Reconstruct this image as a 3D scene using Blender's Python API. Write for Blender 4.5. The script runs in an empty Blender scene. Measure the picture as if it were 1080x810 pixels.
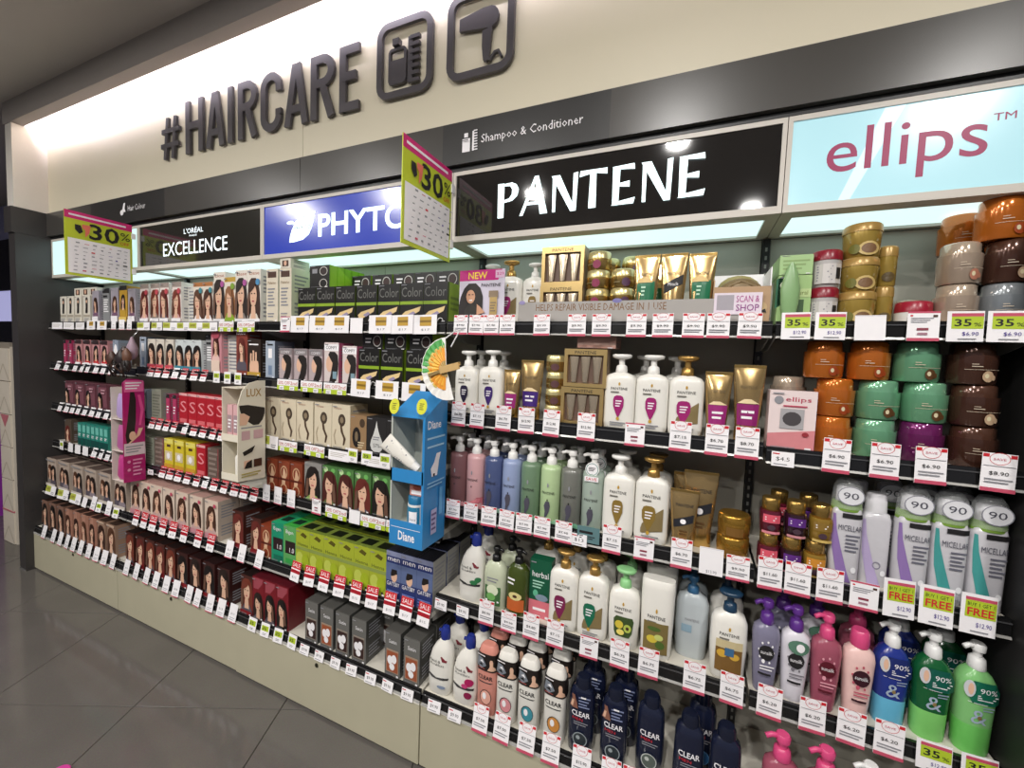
import bpy, math, random
from mathutils import Matrix, Vector
random.seed(7)
SC = bpy.context.scene
COL = SC.collection
PI = math.pi
# ------------------------------------------------------------------ camera
CAM = Vector((3.8116, -1.2837, 1.4712)); FPX = 436.45
def cam_axes(yaw, pitch, roll):
    cy, sy = math.cos(yaw), math.sin(yaw)
    f = Vector((-sy*math.cos(pitch), cy*math.cos(pitch), math.sin(pitch)))
    r = Vector((cy, sy, 0)); u = r.cross(f)
    c, s = math.cos(roll), math.sin(roll)
    return c*r + s*u, -s*r + c*u, f
AR, AU, AF = cam_axes(.4093, -.061, .0384)
cd = bpy.data.cameras.new('camera'); cam = bpy.data.objects.new('camera', cd); COL.objects.link(cam)
m3 = Matrix((AR, AU, -AF)).transposed()
cam.matrix_world = Matrix.Translation(CAM) @ m3.to_4x4()
cd.sensor_width = 36; cd.lens = FPX/1080*36; cd.clip_start = .02; cd.clip_end = 100
SC.camera = cam
# ------------------------------------------------------------------ world, exposure
wd = bpy.data.worlds.new('store_ambient'); SC.world = wd; wd.use_nodes = True
bg = wd.node_tree.nodes['Background']; bg.inputs[0].default_value = (.80, .80, .88, 1); bg.inputs[1].default_value = .19
SC.view_settings.view_transform = 'Standard'; SC.view_settings.look = 'None'
SC.view_settings.gamma = 1; SC.view_settings.use_curve_mapping = False
SC.view_settings.exposure = 0.22
# ceiling downlight positions (the lamps themselves are built with the ceiling)
DOWNLIGHTS = [(3.64, -1.59), (2.49, -2.08), (4.2, -2.94), (1.3, -1.75), (.1, -1.75), (4.95, -1.6), (2.6, -3.6), (.8, -3.3)]
DOWN_POWER = 24.0
COVE_POWER = 26.0
SOFFIT_EMIT = 1.0
LED_EMIT = 9.0

# ------------------------------------------------------------------ materials
MATS = {}
def lin(h):
    h = h.lstrip('#'); o = []; g = sum(int(h[i:i+2], 16) for i in (0, 2, 4))/765
    for i in (0, 2, 4):
        c = g+(int(h[i:i+2], 16)/255-g)*.93
        o.append(c/12.92 if c <= .04045 else ((c+.055)/1.055)**2.4)
    return o
def M(hexc, r=.42, metal=0., emit=0., trans=0., noise=.05, nscale=60., coat=0., alpha=1.):
    key = (hexc, r, metal, emit, trans, noise, nscale, coat, alpha)
    if key in MATS: return MATS[key]
    m = bpy.data.materials.new('surface_%s_%d' % (hexc.strip('#'), len(MATS))); m.use_nodes = True
    nt = m.node_tree; b = nt.nodes['Principled BSDF']; c = lin(hexc)
    b.inputs['Roughness'].default_value = r; b.inputs['Metallic'].default_value = metal
    b.inputs['Base Color'].default_value = (*c, 1)
    if noise and not emit:
        n = nt.nodes.new('ShaderNodeTexNoise'); n.inputs['Scale'].default_value = nscale; n.inputs['Detail'].default_value = 2
        tc = nt.nodes.new('ShaderNodeTexCoord'); nt.links.new(tc.outputs['Object'], n.inputs['Vector'])
        mx = nt.nodes.new('ShaderNodeMix'); mx.data_type = 'RGBA'
        mx.inputs['A'].default_value = (*[x*(1-noise) for x in c], 1); mx.inputs['B'].default_value = (*[min(1, x*(1+noise)) for x in c], 1)
        nt.links.new(n.outputs['Fac'], mx.inputs['Factor']); nt.links.new(mx.outputs['Result'], b.inputs['Base Color'])
    if emit:
        b.inputs['Emission Color'].default_value = (*c, 1); b.inputs['Emission Strength'].default_value = emit
    if trans: b.inputs['Transmission Weight'].default_value = trans; b.inputs['IOR'].default_value = 1.2
    if coat: b.inputs['Coat Weight'].default_value = coat; b.inputs['Coat Roughness'].default_value = .05
    if alpha < 1: b.inputs['Alpha'].default_value = alpha
    MATS[key] = m
    return m
WHITE = M('#f2efe9', .35); CREAM = M('#ddd6c4', .5); BLACK = M('#121214', .4); INK = M('#1c1a1c', .6, noise=0)
GREYT = M('#8d8d93', .6, noise=0); RED = M('#d2202c', .45, noise=0); PINKR = M('#c94c66', .45, noise=0)
PAPER = M('#f4f1f3', .55, noise=.02); LIME = M('#b4cc28', .5, noise=0); GOLDP = M('#c59b33', .45, noise=0)
SKIN = M('#e2b496', .55, noise=0); SKIN2 = M('#d09a78', .55, noise=0); LIP = M('#b54350', .5, noise=0)
HBLK = M('#1d1512', .5, noise=0); HBRN = M('#4b2a1b', .5, noise=0); HRED = M('#6a261f', .5, noise=0); HLT = M('#94603a', .5, noise=0)
GOLD = M('#c9a45a', .22, .9, coat=.3); GOLDL = M('#d8b878', .3, .75); SILV = M('#c9c9c9', .25, .9)
CLEARP = M('#e8ecec', .08, noise=0, alpha=.22); MAGENTA = M('#a01a6c', .4, noise=0); PURPLE = M('#3c1f6e', .4, noise=0)

# ------------------------------------------------------------------ text
TXT = {}
def glyphs(s):
    if s not in TXT:
        cu = bpy.data.curves.new('t', 'FONT'); cu.body = s.lstrip('*'); cu.offset = (.0 if 'ellips' in s else .018) if s[0] == '*' else 0; cu.size = 1; cu.resolution_u = 6 if s in ('*ellips', '*PHYTO', 'EXCELLENCE') else 2 if len(s) < 9 else 1
        ob = bpy.data.objects.new('t', cu)
        me = bpy.data.meshes.new_from_object(ob)
        vs = [(v.co.x, v.co.y) for v in me.vertices]; fs = [tuple(p.vertices) for p in me.polygons]
        bpy.data.objects.remove(ob); bpy.data.curves.remove(cu); bpy.data.meshes.remove(me)
        x0 = min(v[0] for v in vs); x1 = max(v[0] for v in vs); y0 = min(v[1] for v in vs); y1 = max(v[1] for v in vs)
        TXT[s] = ([((x-x0)/(x1-x0), (y-y0)/(y1-y0)) for x, y in vs], fs)
    return TXT[s]

# ------------------------------------------------------------------ mesh builder
class MB:
    def __init__(self): self.v = []; self.f = []; self.mi = []; self.sm = []; self.mats = []
    def idx(self, m):
        if m not in self.mats: self.mats.append(m)
        return self.mats.index(m)
    def add(self, vs, fs, m, smooth=False):
        o = len(self.v); self.v += [tuple(v) for v in vs]; i = self.idx(m)
        for f in fs: self.f.append(tuple(o+k for k in f)); self.mi.append(i); self.sm.append(smooth)
        return self
    def box(self, x0, x1, y0, y1, z0, z1, m, top=None, side=None, bev=0):
        vs = [(x0,y0,z0),(x1,y0,z0),(x1,y1,z0),(x0,y1,z0),(x0,y0,z1),(x1,y0,z1),(x1,y1,z1),(x0,y1,z1)]
        self.add(vs, [(3,2,1,0)], m); self.add(vs, [(0,1,5,4),(2,3,7,6)], m)
        self.add(vs, [(1,2,6,5),(3,0,4,7)], side or m); self.add(vs, [(4,5,6,7)], top or m)
        return self
    def prism(self, pts, y0, y1, m, mside=None):      # polygon in x,z extruded along y
        n = len(pts); vs = [(x, y0, z) for x, z in pts]+[(x, y1, z) for x, z in pts]
        self.add(vs, [tuple(range(n)), tuple(range(2*n-1, n-1, -1))], m)
        self.add(vs, [(i, i+n, (i+1) % n+n, (i+1) % n) for i in range(n)], mside or m)
        return self
    def xprism(self, pts, x0, x1, m):                 # polygon in y,z extruded along x
        n = len(pts); vs = [(x0, y, z) for y, z in pts]+[(x1, y, z) for y, z in pts]
        self.add(vs, [tuple(range(n)), tuple(range(2*n-1, n-1, -1))]+[(i, i+n, (i+1) % n+n, (i+1) % n) for i in range(n)], m)
        return self
    def loft(self, rings, m, n=20, p=2., cx=0, cy=0, smooth=True, cap=True):
        # rings (z, rx, ry[, dx, dy]); superellipse sections
        vs = []
        for R in rings:
            z, rx, ry = R[:3]; dx = R[3] if len(R) > 3 else 0; dy = R[4] if len(R) > 4 else 0
            for k in range(n):
                a = 2*PI*k/n; c, s = math.cos(a), math.sin(a)
                vs.append((cx+dx+rx*math.copysign(abs(c)**(2/p), c), cy+dy+ry*math.copysign(abs(s)**(2/p), s), z))
        fs = [(i*n+k, i*n+(k+1) % n, (i+1)*n+(k+1) % n, (i+1)*n+k) for i in range(len(rings)-1) for k in range(n)]
        self.add(vs, fs, m, smooth)
        if cap: self.add(vs, [tuple(range(n-1, -1, -1)), tuple((len(rings)-1)*n+k for k in range(n))], m)
        return self
    def tube(self, pts, r, m, n=8):
        P = [Vector(p) for p in pts]; vs = []
        for i, q in enumerate(P):
            d = (P[min(i+1, len(P)-1)]-P[max(i-1, 0)]).normalized()
            a = d.cross(Vector((0, 0, 1)) if abs(d.z) < .9 else Vector((1, 0, 0))).normalized(); b = d.cross(a)
            for k in range(n):
                t = 2*PI*k/n; vs.append(q+r*(math.cos(t)*a+math.sin(t)*b))
        self.add(vs, [(i*n+k, i*n+(k+1) % n, (i+1)*n+(k+1) % n, (i+1)*n+k) for i in range(len(P)-1) for k in range(n)]+[tuple(range(n-1, -1, -1)), tuple((len(P)-1)*n+k for k in range(n))], m, True)
        return self
    def stroke(self, pts, w, y0, y1, m, closed=False):  # thick line in x,z, extruded along y
        P = []
        for a, b in pts:
            if not P or (P[-1]-Vector((a, b))).length > 1e-4: P.append(Vector((a, b)))
        if closed and (P[0]-P[-1]).length < 1e-4: P.pop()
        n = len(P); L = []; R = []
        for i in range(n):
            if closed: d0 = (P[i]-P[i-1]).normalized(); d1 = (P[(i+1) % n]-P[i]).normalized()
            else: d0 = (P[i]-P[i-1]).normalized() if i else (P[1]-P[0]).normalized(); d1 = (P[i+1]-P[i]).normalized() if i < n-1 else d0
            t = (d0+d1); t = t.normalized() if t.length > 1e-6 else d0
            nn = Vector((-t.y, t.x)); k = 1/max(.35, nn.dot(Vector((-d0.y, d0.x))))
            L.append(P[i]+nn*w/2*k); R.append(P[i]-nn*w/2*k)
        vs = []
        for i in range(n): vs += [(L[i].x, y0, L[i].y), (R[i].x, y0, R[i].y), (L[i].x, y1, L[i].y), (R[i].x, y1, R[i].y)]
        fs = []
        for i in range(n if closed else n-1):
            a = 4*i; b = 4*((i+1) % n)
            fs += [(a, b, b+1, a+1), (a+2, a+3, b+3, b+2), (a, a+2, b+2, b), (a+1, b+1, b+3, a+3)]
        if not closed: fs += [(0, 1, 3, 2), (4*n-4, 4*n-2, 4*n-1, 4*n-3)]
        self.ns = getattr(self, 'ns', 0)+1
        return self.add([(x, y-.0004*self.ns if y == y0 else y, z) for x, y, z in vs], fs, m)
    def art(self, ops, P):
        """flat print: ops in unit coordinates, P(a, b, k) puts them on the surface, k = layer"""
        k = 0
        for o in ops:
            t = o[0]; k += 1
            if t == 'r':
                _, a0, b0, a1, b1, m = o; nx = 4
                vs = [P(a0+(a1-a0)*i/nx, b, k) for b in (b0, b1) for i in range(nx+1)]
                self.add(vs, [(i, i+1, nx+2+i, nx+1+i) for i in range(nx)], m)
            elif t == 's':     # spans (b, a_left, a_right)
                _, sp, m = o; nx = 4
                vs = [P(l+(r-l)*i/nx, b, k) for b, l, r in sp for i in range(nx+1)]
                self.add(vs, [(j*(nx+1)+i, j*(nx+1)+i+1, (j+1)*(nx+1)+i+1, (j+1)*(nx+1)+i) for j in range(len(sp)-1) for i in range(nx)], m)
            elif t == 'e':
                _, ca, cb, ra, rb, m = o; n = 14
                vs = [P(ca, cb, k)]+[P(ca+ra*f*math.cos(2*PI*i/n), cb+rb*f*math.sin(2*PI*i/n), k) for f in (.55, 1) for i in range(n)]
                self.add(vs, [(0, 1+i, 1+(i+1) % n) for i in range(n)]+[(1+i, 1+n+i, 1+n+(i+1) % n, 1+(i+1) % n) for i in range(n)], m)
            elif t == 'o':     # ring
                _, ca, cb, ra, rb, w, m = o; n = 18
                vs = [P(ca+ra*f*math.cos(2*PI*i/n), cb+rb*f*math.sin(2*PI*i/n), k) for f in (1-w, 1) for i in range(n)]
                self.add(vs, [(i, n+i, n+(i+1) % n, (i+1) % n) for i in range(n)], m)
            elif t == 'q':     # slanted band, subdivided so that it follows a curved front
                _, c4, m = o; nx = 8
                vs = [P(*[(c4[0][q]*(1-i/nx)+c4[1][q]*i/nx)*(1-j/2)+(c4[3][q]*(1-i/nx)+c4[2][q]*i/nx)*j/2 for q in (0, 1)], k) for j in range(3) for i in range(nx+1)]
                self.add(vs, [(j*(nx+1)+i, j*(nx+1)+i+1, (j+1)*(nx+1)+i+1, (j+1)*(nx+1)+i) for j in range(2) for i in range(nx)], m)
            elif t == 'p':
                _, pts, m = o
                self.add([P(a, b, k) for a, b in pts], [tuple(range(len(pts)))], m)
            elif t == 't':
                _, a0, b0, a1, b1, s, m = o
                vs, fs = glyphs(s)
                self.add([P(a0+(a1-a0)*x, b0+(b1-b0)*y, k) for x, y in vs], fs, m)
            elif t == 'l':     # rows of small print
                _, a0, b0, a1, b1, n, m = o
                for i in range(n):
                    b = b1-(b1-b0)*(i+.25)/n; h = (b1-b0)/n*.45; e = a1-(a1-a0)*((i*37 % 5)*.07)
                    self.add([P(a0, b-h, k), P(e, b-h, k), P(e, b, k), P(a0, b, k)], [(0, 1, 2, 3)], m)
        return self
    def build(self, name, parent=None, loc=(0, 0, 0)):
        me = bpy.data.meshes.new(name); me.from_pydata(self.v, [], self.f)
        for m in self.mats: me.materials.append(m)
        me.polygons.foreach_set('material_index', self.mi); me.polygons.foreach_set('use_smooth', self.sm); me.update()
        o = bpy.data.objects.new(name, me); o.location = loc; COL.objects.link(o)
        if parent: o.parent = parent
        return o
def empty(name, loc=(0, 0, 0), rz=0):
    o = bpy.data.objects.new(name, None); o.empty_display_size = .05; o.location = loc; o.rotation_euler = (0, 0, rz); COL.objects.link(o); return o
def tag(o, label=None, cat=None, group=None, kind=None):
    if label: o['label'] = label
    if cat: o['category'] = cat
    if group: o['group'] = group
    if kind: o['kind'] = kind
    return o
def flat(x0, x1, z0, z1, y, e=.0004):           # print on a face looking along -y
    return lambda a, b, k: (x0+(x1-x0)*a, y-e*k, z0+(z1-z0)*b)
def sideR(y0, y1, z0, z1, x, e=.0004):          # print on a face looking along +x
    return lambda a, b, k: (x+e*k, y0+(y1-y0)*a, z0+(z1-z0)*b)
def curved(hw, z0, z1, rxf, ryf, p, e=.0005):   # print wrapped on a lofted front; a=0..1 over x=-hw..hw
    def P(a, b, k):
        x = (a*2-1)*hw; z = z0+(z1-z0)*b; rx = rxf(z); ry = ryf(z); q = min(.98, abs(x)/rx)
        return (x, -ry*(1-q**p)**(1/p)-.0008-e*k, z)
    return P
def XU(u, y, z):
    """world x on the line (y, z) seen at picture column u"""
    k = (u-540)/FPX; b = Vector((0, y, z))-CAM
    # (d.AR) = k (d.AF), d = b + X ex
    return (k*b.dot(AF)-b.dot(AR))/(AR.x-k*AF.x)

# ------------------------------------------------------------------ structure: floor of diagonal tiles
def tile_mat():
    m = bpy.data.materials.new('polished_tile'); m.use_nodes = True; nt = m.node_tree; b = nt.nodes['Principled BSDF']
    n = nt.nodes.new('ShaderNodeTexNoise'); n.inputs['Scale'].default_value = 3; n.inputs['Detail'].default_value = 8
    f = nt.nodes.new('ShaderNodeTexNoise'); f.inputs['Scale'].default_value = 240; f.inputs['Detail'].default_value = 2
    g = nt.nodes.new('ShaderNodeNewGeometry'); nt.links.new(g.outputs['Position'], n.inputs['Vector']); nt.links.new(g.outputs['Position'], f.inputs['Vector'])
    r = nt.nodes.new('ShaderNodeValToRGB'); r.color_ramp.elements[0].color = (.105, .096, .088, 1); r.color_ramp.elements[1].color = (.152, .139, .127, 1)
    mx = nt.nodes.new('ShaderNodeMix'); mx.data_type = 'RGBA'; mx.blend_type = 'MULTIPLY'; mx.inputs['Factor'].default_value = .35
    nt.links.new(n.outputs['Fac'], r.inputs['Fac']); nt.links.new(r.outputs['Color'], mx.inputs['A']); nt.links.new(f.outputs['Color'], mx.inputs['B'])
    nt.links.new(mx.outputs['Result'], b.inputs['Base Color']); b.inputs['Roughness'].default_value = .11
    return m
TILE = tile_mat()
fl = MB().box(-9, 9, -8, 8, -.06, -.008, M('#2b2724', .7)).build('floor'); tag(fl, kind='structure')
ang = math.radians(24.8); ed = Vector((math.cos(ang), math.sin(ang))); en = Vector((-math.sin(ang), math.cos(ang)))
T = .5895; g_ = .0022; bv = .002
tmb = MB(); h_ = T/2-g_/2
tmb.add([(-h_+bv, -h_+bv, 0), (h_-bv, -h_+bv, 0), (h_-bv, h_-bv, 0), (-h_+bv, h_-bv, 0), (-h_, -h_, -bv), (h_, -h_, -bv), (h_, h_, -bv), (-h_, h_, -bv), (-h_, -h_, -.01), (h_, -h_, -.01), (h_, h_, -.01), (-h_, h_, -.01)],
        [(0, 1, 2, 3)]+[(i, i+4, (i+1) % 4+4, (i+1) % 4) for i in range(4)]+[(i+4, i+8, (i+1) % 4+8, (i+1) % 4+4) for i in range(4)], TILE)
t0 = tmb.build('tile', fl); first = True; rest = MB()
for i in range(-16, 17):
    for j in range(-16, 17):
        s = .898+T*(i+.5)-.016; q = -1.131+T*(j+.5)
        x = ed.x*s+en.x*q; y = ed.y*s+en.y*q
        if not (-8.5 < x < 8.5 and -7.5 < y < 7.5): continue
        if -4.2 < x < 4.6 and -1.6 < y < 1.4 and not (x > .5 and y > .6) and x-3.8 < (y+1.3)*.35+.8:
            o = t0 if first else t0.copy()
            if not first: COL.objects.link(o); o.parent = fl
            first = False
            o.location = (x, y, 0); o.rotation_euler = (0, 0, ang)
        else:
            c, s2 = math.cos(ang)*h_, math.sin(ang)*h_
            rest.add([(x-c+s2, y-s2-c, 0), (x+c+s2, y+s2-c, 0), (x+c-s2, y+s2+c, 0), (x-c-s2, y-s2+c, 0)], [(0, 1, 2, 3)], TILE)
tag(rest.build('tile_field', fl), kind='stuff')

# walls / ceiling
HB = .25                                       # plane of the back panels
CEILZ = 2.89
cl = MB().box(-9, 9, -8, -.15, CEILZ, CEILZ+.1, M('#cbc4bc', .8, noise=.03, nscale=3)).build('ceiling'); tag(cl, kind='structure')
MB().box(-9, 9, -.15, 8, CEILZ+.06, CEILZ+.12, M('#cbc4bc', .8, noise=.03)).build('ceiling_back_panel', cl)
BULK = M('#a09993', .8, noise=.02)
bk = MB().box(-.1, 9, -.16, -.14, 2.765, CEILZ+.06, BULK).build('ceiling_bulkhead'); tag(bk, kind='structure')
MB().box(-.1, 9, -.14, -.105, 2.765, 2.785, BULK).build('bulkhead_lip', bk)
WCREAM = M('#ddd4ba', .45, noise=.02, nscale=4)
wb = MB().box(-.1, 9, .02, .06, 2.0, CEILZ+.06, M('#6d6a64', .8)).build('wall_back'); tag(wb, kind='structure')
for x0, x1 in ((-.0, 2.2595), (2.2615, 4.5), (4.502, 6.4)):
    MB().box(x0, x1, -.005, .02, 2.275, CEILZ+.06, WCREAM).build('wall_panel', wb)
MB().box(-.2, 9, .30, .34, 0, 2.2, M('#55524d', .8)).build('wall_core', wb)

# cove light strip
led = MB().box(.02, 6.4, -.135, -.11, 2.787, 2.80, M('#f4ecff', .5, emit=LED_EMIT)).build('cove_light')
tag(led, 'long white light strip hidden behind the ceiling bulkhead above the cream wall', 'light')
MB().box(.02, 6.4, -.138, -.135, 2.785, 2.82, M('#c8c8c8', .4)).build('light_channel', led)
def area(name, x, y, z, sx, sy, power, col, rot=(0, 0, 0), parent=None, spread=PI):
    l = bpy.data.lights.new(name, 'AREA'); l.shape = 'RECTANGLE'; l.size = sx; l.size_y = sy; l.energy = power; l.color = col; l.spread = spread
    o = bpy.data.objects.new(name, l); o.location = (x, y, z); o.rotation_euler = rot; COL.objects.link(o)
    return o
area('cove_lamp', 3.2, -.125, 2.83, 6.4, .02, COVE_POWER, (.93, .86, 1.0), (math.radians(62), 0, 0))

# downlights: trim ring, lamp disc
DL_LAB = ['nearest the middle of the lit signs', 'further back towards the hair dye bays', 'behind the shampoo bays', 'over the second bay aisle', 'over the leftmost bay aisle', 'past the fifth bay', 'in the far aisle row, middle', 'in the far aisle row, left end']
for i, (x, y) in enumerate(DOWNLIGHTS):
    r = empty('downlight', (x, y, CEILZ)); tag(r, 'round recessed ceiling downlight '+DL_LAB[i], 'light', 'ceiling downlights')
    MB().loft([(-.006, .075, .075), (-.006, .062, .062), (.0, .062, .062), (0, .075, .075)], WHITE, 24, cap=False).build('trim_ring', r)
    MB().loft([(-.004, .06, .06), (-.001, .06, .06)], M('#fff6ea', .5, emit=14.), 24).build('lamp_disc', r)
    l = bpy.data.lights.new('downlight_lamp', 'AREA'); l.shape = 'DISK'; l.size = .12; l.energy = DOWN_POWER; l.color = (1, .97, .935)
    o = bpy.data.objects.new('downlight_lamp', l); o.location = (x, y, CEILZ-.012); COL.objects.link(o)

# side wings
DARK = M('#3a3736', .38, noise=.04, nscale=8); DARK2 = M('#1d1c1c', .5, noise=.04)
wl = MB().box(-.085, 0, -.155, .3, 0, 2.12, DARK).build('wall_left'); tag(wl, kind='structure')
MB().box(-.10, 0, -.168, .3, 2.121, 2.275, DARK).build('dark_band', wl)
MB().box(-.085, 0, -.155, .3, 2.276, CEILZ+.02, M('#e4ddd2', .5, noise=.02)).build('upper_panel', wl)
MB().box(-.087, -.0, -.157, -.1552, .0, .012, SILV).build('metal_foot', wl)
wr = MB().box(4.5, 4.62, -.155, .3, 0, 1.86, DARK2).build('wall_right'); tag(wr, kind='structure')

# fascia of dark panels above the lit signs
FA = M('#45423e', .3, noise=.03, nscale=6); FA2 = M('#2a2928', .35, noise=.03)
for x0, x1, m, nm in ((.0, .55, FA, 0), (.55, 1.287, FA2, 1), (1.287, 2.2595, FA, 0), (2.2615, 2.963, FA, 0), (2.963, 3.545, FA2, 2), (3.545, 6.0, FA, 0)):
    f = MB().box(x0, x1, -.018, .02, 2.134, 2.2745, m)
    P = flat(0, 1, 0, 1, -.018, .0005)
    if nm == 1:
        f.art([('t', .945, 2.192, 1.112, 2.222, 'Hair Colour', PAPER), ('e', .885, 2.190, .017, .015, PAPER), ('p', [(.89, 2.20), (.90, 2.192), (.925, 2.19), (.915, 2.21), (.922, 2.24), (.905, 2.238)], PAPER)], P)
    if nm == 2:
        f.art([('t', 3.116, 2.183, 3.464, 2.219, 'Shampoo & Conditioner', PAPER), ('r', 3.043, 2.17, 3.073, 2.214, PAPER), ('r', 3.050, 2.218, 3.065, 2.232, PAPER), ('r', 3.082, 2.17, 3.089, 2.235, PAPER)]
              + [('r', 3.089, 2.171+.0086*i, 3.103, 2.175+.0086*i, PAPER) for i in range(8)]+[('r', 3.047, 2.205, 3.069, 2.208, INK)], P)
    fo = f.build('fascia_panel')
    tag(fo, {0: None, 1: 'dark fascia panel reading Hair Colour beside a small brush icon', 2: 'dark fascia panel reading Shampoo & Conditioner beside bottle and comb icon'}[nm] or
        {0: 'short dark fascia panel beside the left wing wall', 1.287: 'grey fascia panel between the hair colour panel and the seam', 2.2615: 'grey fascia panel above the blue lit sign', 3.545: 'long dark fascia panel above the pale turquoise sign'}[x0], 'panel', 'dark fascia panels')
MB().box(0, 6, .0, .02, 2.118, 2.134, BLACK).build('shadow_gap', wb)

# raised letters on the cream wall
LET = M('#4c484d', .38, noise=.02)
def arc(cx, cz, rx, rz, a0, a1, n=8):
    return [(cx+rx*math.cos(math.radians(a0+(a1-a0)*i/n)), cz+rz*math.sin(math.radians(a0+(a1-a0)*i/n))) for i in range(n+1)]
LZ, LH, SW = 2.408, .245, .033
def letter(ch, x0, x1, lab):
    b = MB(); w = x1-x0; h = LH; s = SW; y0, y1 = -.022, -.011
    S = lambda pts, cl_=False, sw=s: b.stroke([(x0+a, LZ+c) for a, c in pts], sw, y0, y1, LET, cl_)
    e = s/2
    if ch == 'H': S([(e, 0), (e, h)]); S([(w-e, 0), (w-e, h)]); S([(e, h*.52), (w-e, h*.52)])
    if ch == 'A': S([(e, 0), (w/2-.006, h-.0)]); S([(w-e, 0), (w/2+.006, h)]); S([(w*.27, h*.27), (w*.73, h*.27)], sw=.03); S([(w/2-e*.9, h-.006), (w/2+e*.9, h-.006)], sw=.012)
    if ch == 'I': S([(e, 0), (e, h)])
    if ch == 'R':
        S([(e, 0), (e, h)]); S([(e, h-e), (w*.5, h-e)]+arc(w*.5, h*.745, w*.5-e, h*.255-e, 90, -90)+[(e, h*.49+e)]); S([(w*.52, h*.5), (w-e*.9, 0)])
    if ch == 'C': S(arc(w/2, h*.74, w/2-e, h*.26-e, 0, 180)[0:]+arc(w/2, h*.26, w/2-e, h*.26-e, 180, 360)); S([(w-e, h*.74+.002), (w-e, h*.66)]); S([(w-e, h*.26), (w-e, h*.36)])
    if ch == 'E': S([(e, 0), (e, h)]); S([(e, h-e), (w, h-e)]); S([(e, e), (w, e)]); S([(e, h*.53), (w*.85, h*.53)])
    if ch == '#':
        h2 = .2; S([(.035, 0), (.06, h2)], sw=.022); S([(.1, 0), (.125, h2)], sw=.022); S([(.004, h2*.33), (w-.008, h2*.33)], sw=.022); S([(.012, h2*.68), (w, h2*.68)], sw=.022)
    for qx in (.3, .7):      # stand-off pins to the wall
        zz = LZ+LH*.08 if ch != '#' else LZ+.07
        b.box(x0+(e if ch not in '#' else .05)-.004, x0+(e if ch not in '#' else .05)+.004, y1, -.004, zz, zz+.008, LET)
    tag(b.build('letter'), lab, 'letter', 'raised wall lettering')
for ch, x0, x1, lab in (('#', 1.268, 1.426, 'raised dark grey hash sign at the start of the wall lettering'), ('H', 1.477, 1.613, 'raised dark grey letter H after the hash sign on the cream wall'),
        ('A', 1.637, 1.771, 'raised dark grey letter A between H and I'), ('I', 1.797, 1.832, 'raised dark grey letter I, single upright stroke'), ('R', 1.868, 1.993, 'raised dark grey letter R between I and C'),
        ('C', 2.02, 2.149, 'raised dark grey letter C in the wall lettering'), ('A', 2.168, 2.306, 'raised dark grey letter A between C and R'),
        ('R', 2.322, 2.450, 'raised dark grey letter R between A and the final E'), ('E', 2.478, 2.577, 'raised dark grey letter E ending the wall lettering')):
    letter(ch, x0, x1, lab)
def rrect(x0, x1, z0, z1, r):
    return arc(x1-r, z1-r, r, r, 0, 90, 5)+arc(x0+r, z1-r, r, r, 90, 180, 5)+arc(x0+r, z0+r, r, r, 180, 270, 5)+arc(x1-r, z0+r, r, r, 270, 360, 5)
ic = empty('wall_icon', (0, -.012, 0)); tag(ic, 'raised dark grey square icon of a bottle and comb', 'emblem', 'raised wall icons')
MB().stroke(rrect(2.678, 2.901, 2.422, 2.668, .04), .024, -.012, 0, LET, True).build('icon_frame', ic)
MB().stroke(rrect(2.724, 2.794, 2.463, 2.580, .012), .010, -.010, 0, LET, True).prism([(2.722, 2.462), (2.796, 2.462), (2.796, 2.543), (2.722, 2.543)], -.010, 0, LET).box(2.744, 2.772, -.02, 0, 2.588, 2.611, LET).build('bottle_shape', ic)
cm = MB().stroke([(2.817, 2.452), (2.817, 2.61)], .02, -.010, 0, LET)
for i in range(7): cm.stroke([(2.817, 2.457+i*.0245), (2.857, 2.457+i*.0245)], .013, -.010, 0, LET)
cm.build('comb_shape', ic)
ic = empty('wall_icon', (0, -.012, 0)); tag(ic, 'raised dark grey square icon of a hair dryer', 'emblem', 'raised wall icons')
MB().stroke(rrect(2.985, 3.212, 2.421, 2.675, .04), .024, -.012, 0, LET, True).build('icon_frame', ic)
MB().prism([(3.02, 2.569), (3.02, 2.608), (3.11, 2.622)]+arc(3.135, 2.588, .032, .034, 80, -90, 7), -.010, 0, LET).prism([(3.108, 2.55), (3.143, 2.556), (3.136, 2.462), (3.126, 2.448), (3.114, 2.455), (3.108, 2.5)], -.010, 0, LET).build('dryer_shape', ic)
MB().stroke([(3.124, 2.458), (3.14, 2.455), (3.155, 2.472), (3.17, 2.474), (3.182, 2.452)], .008, -.010, 0, LET).build('cord_shape', ic)

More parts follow.
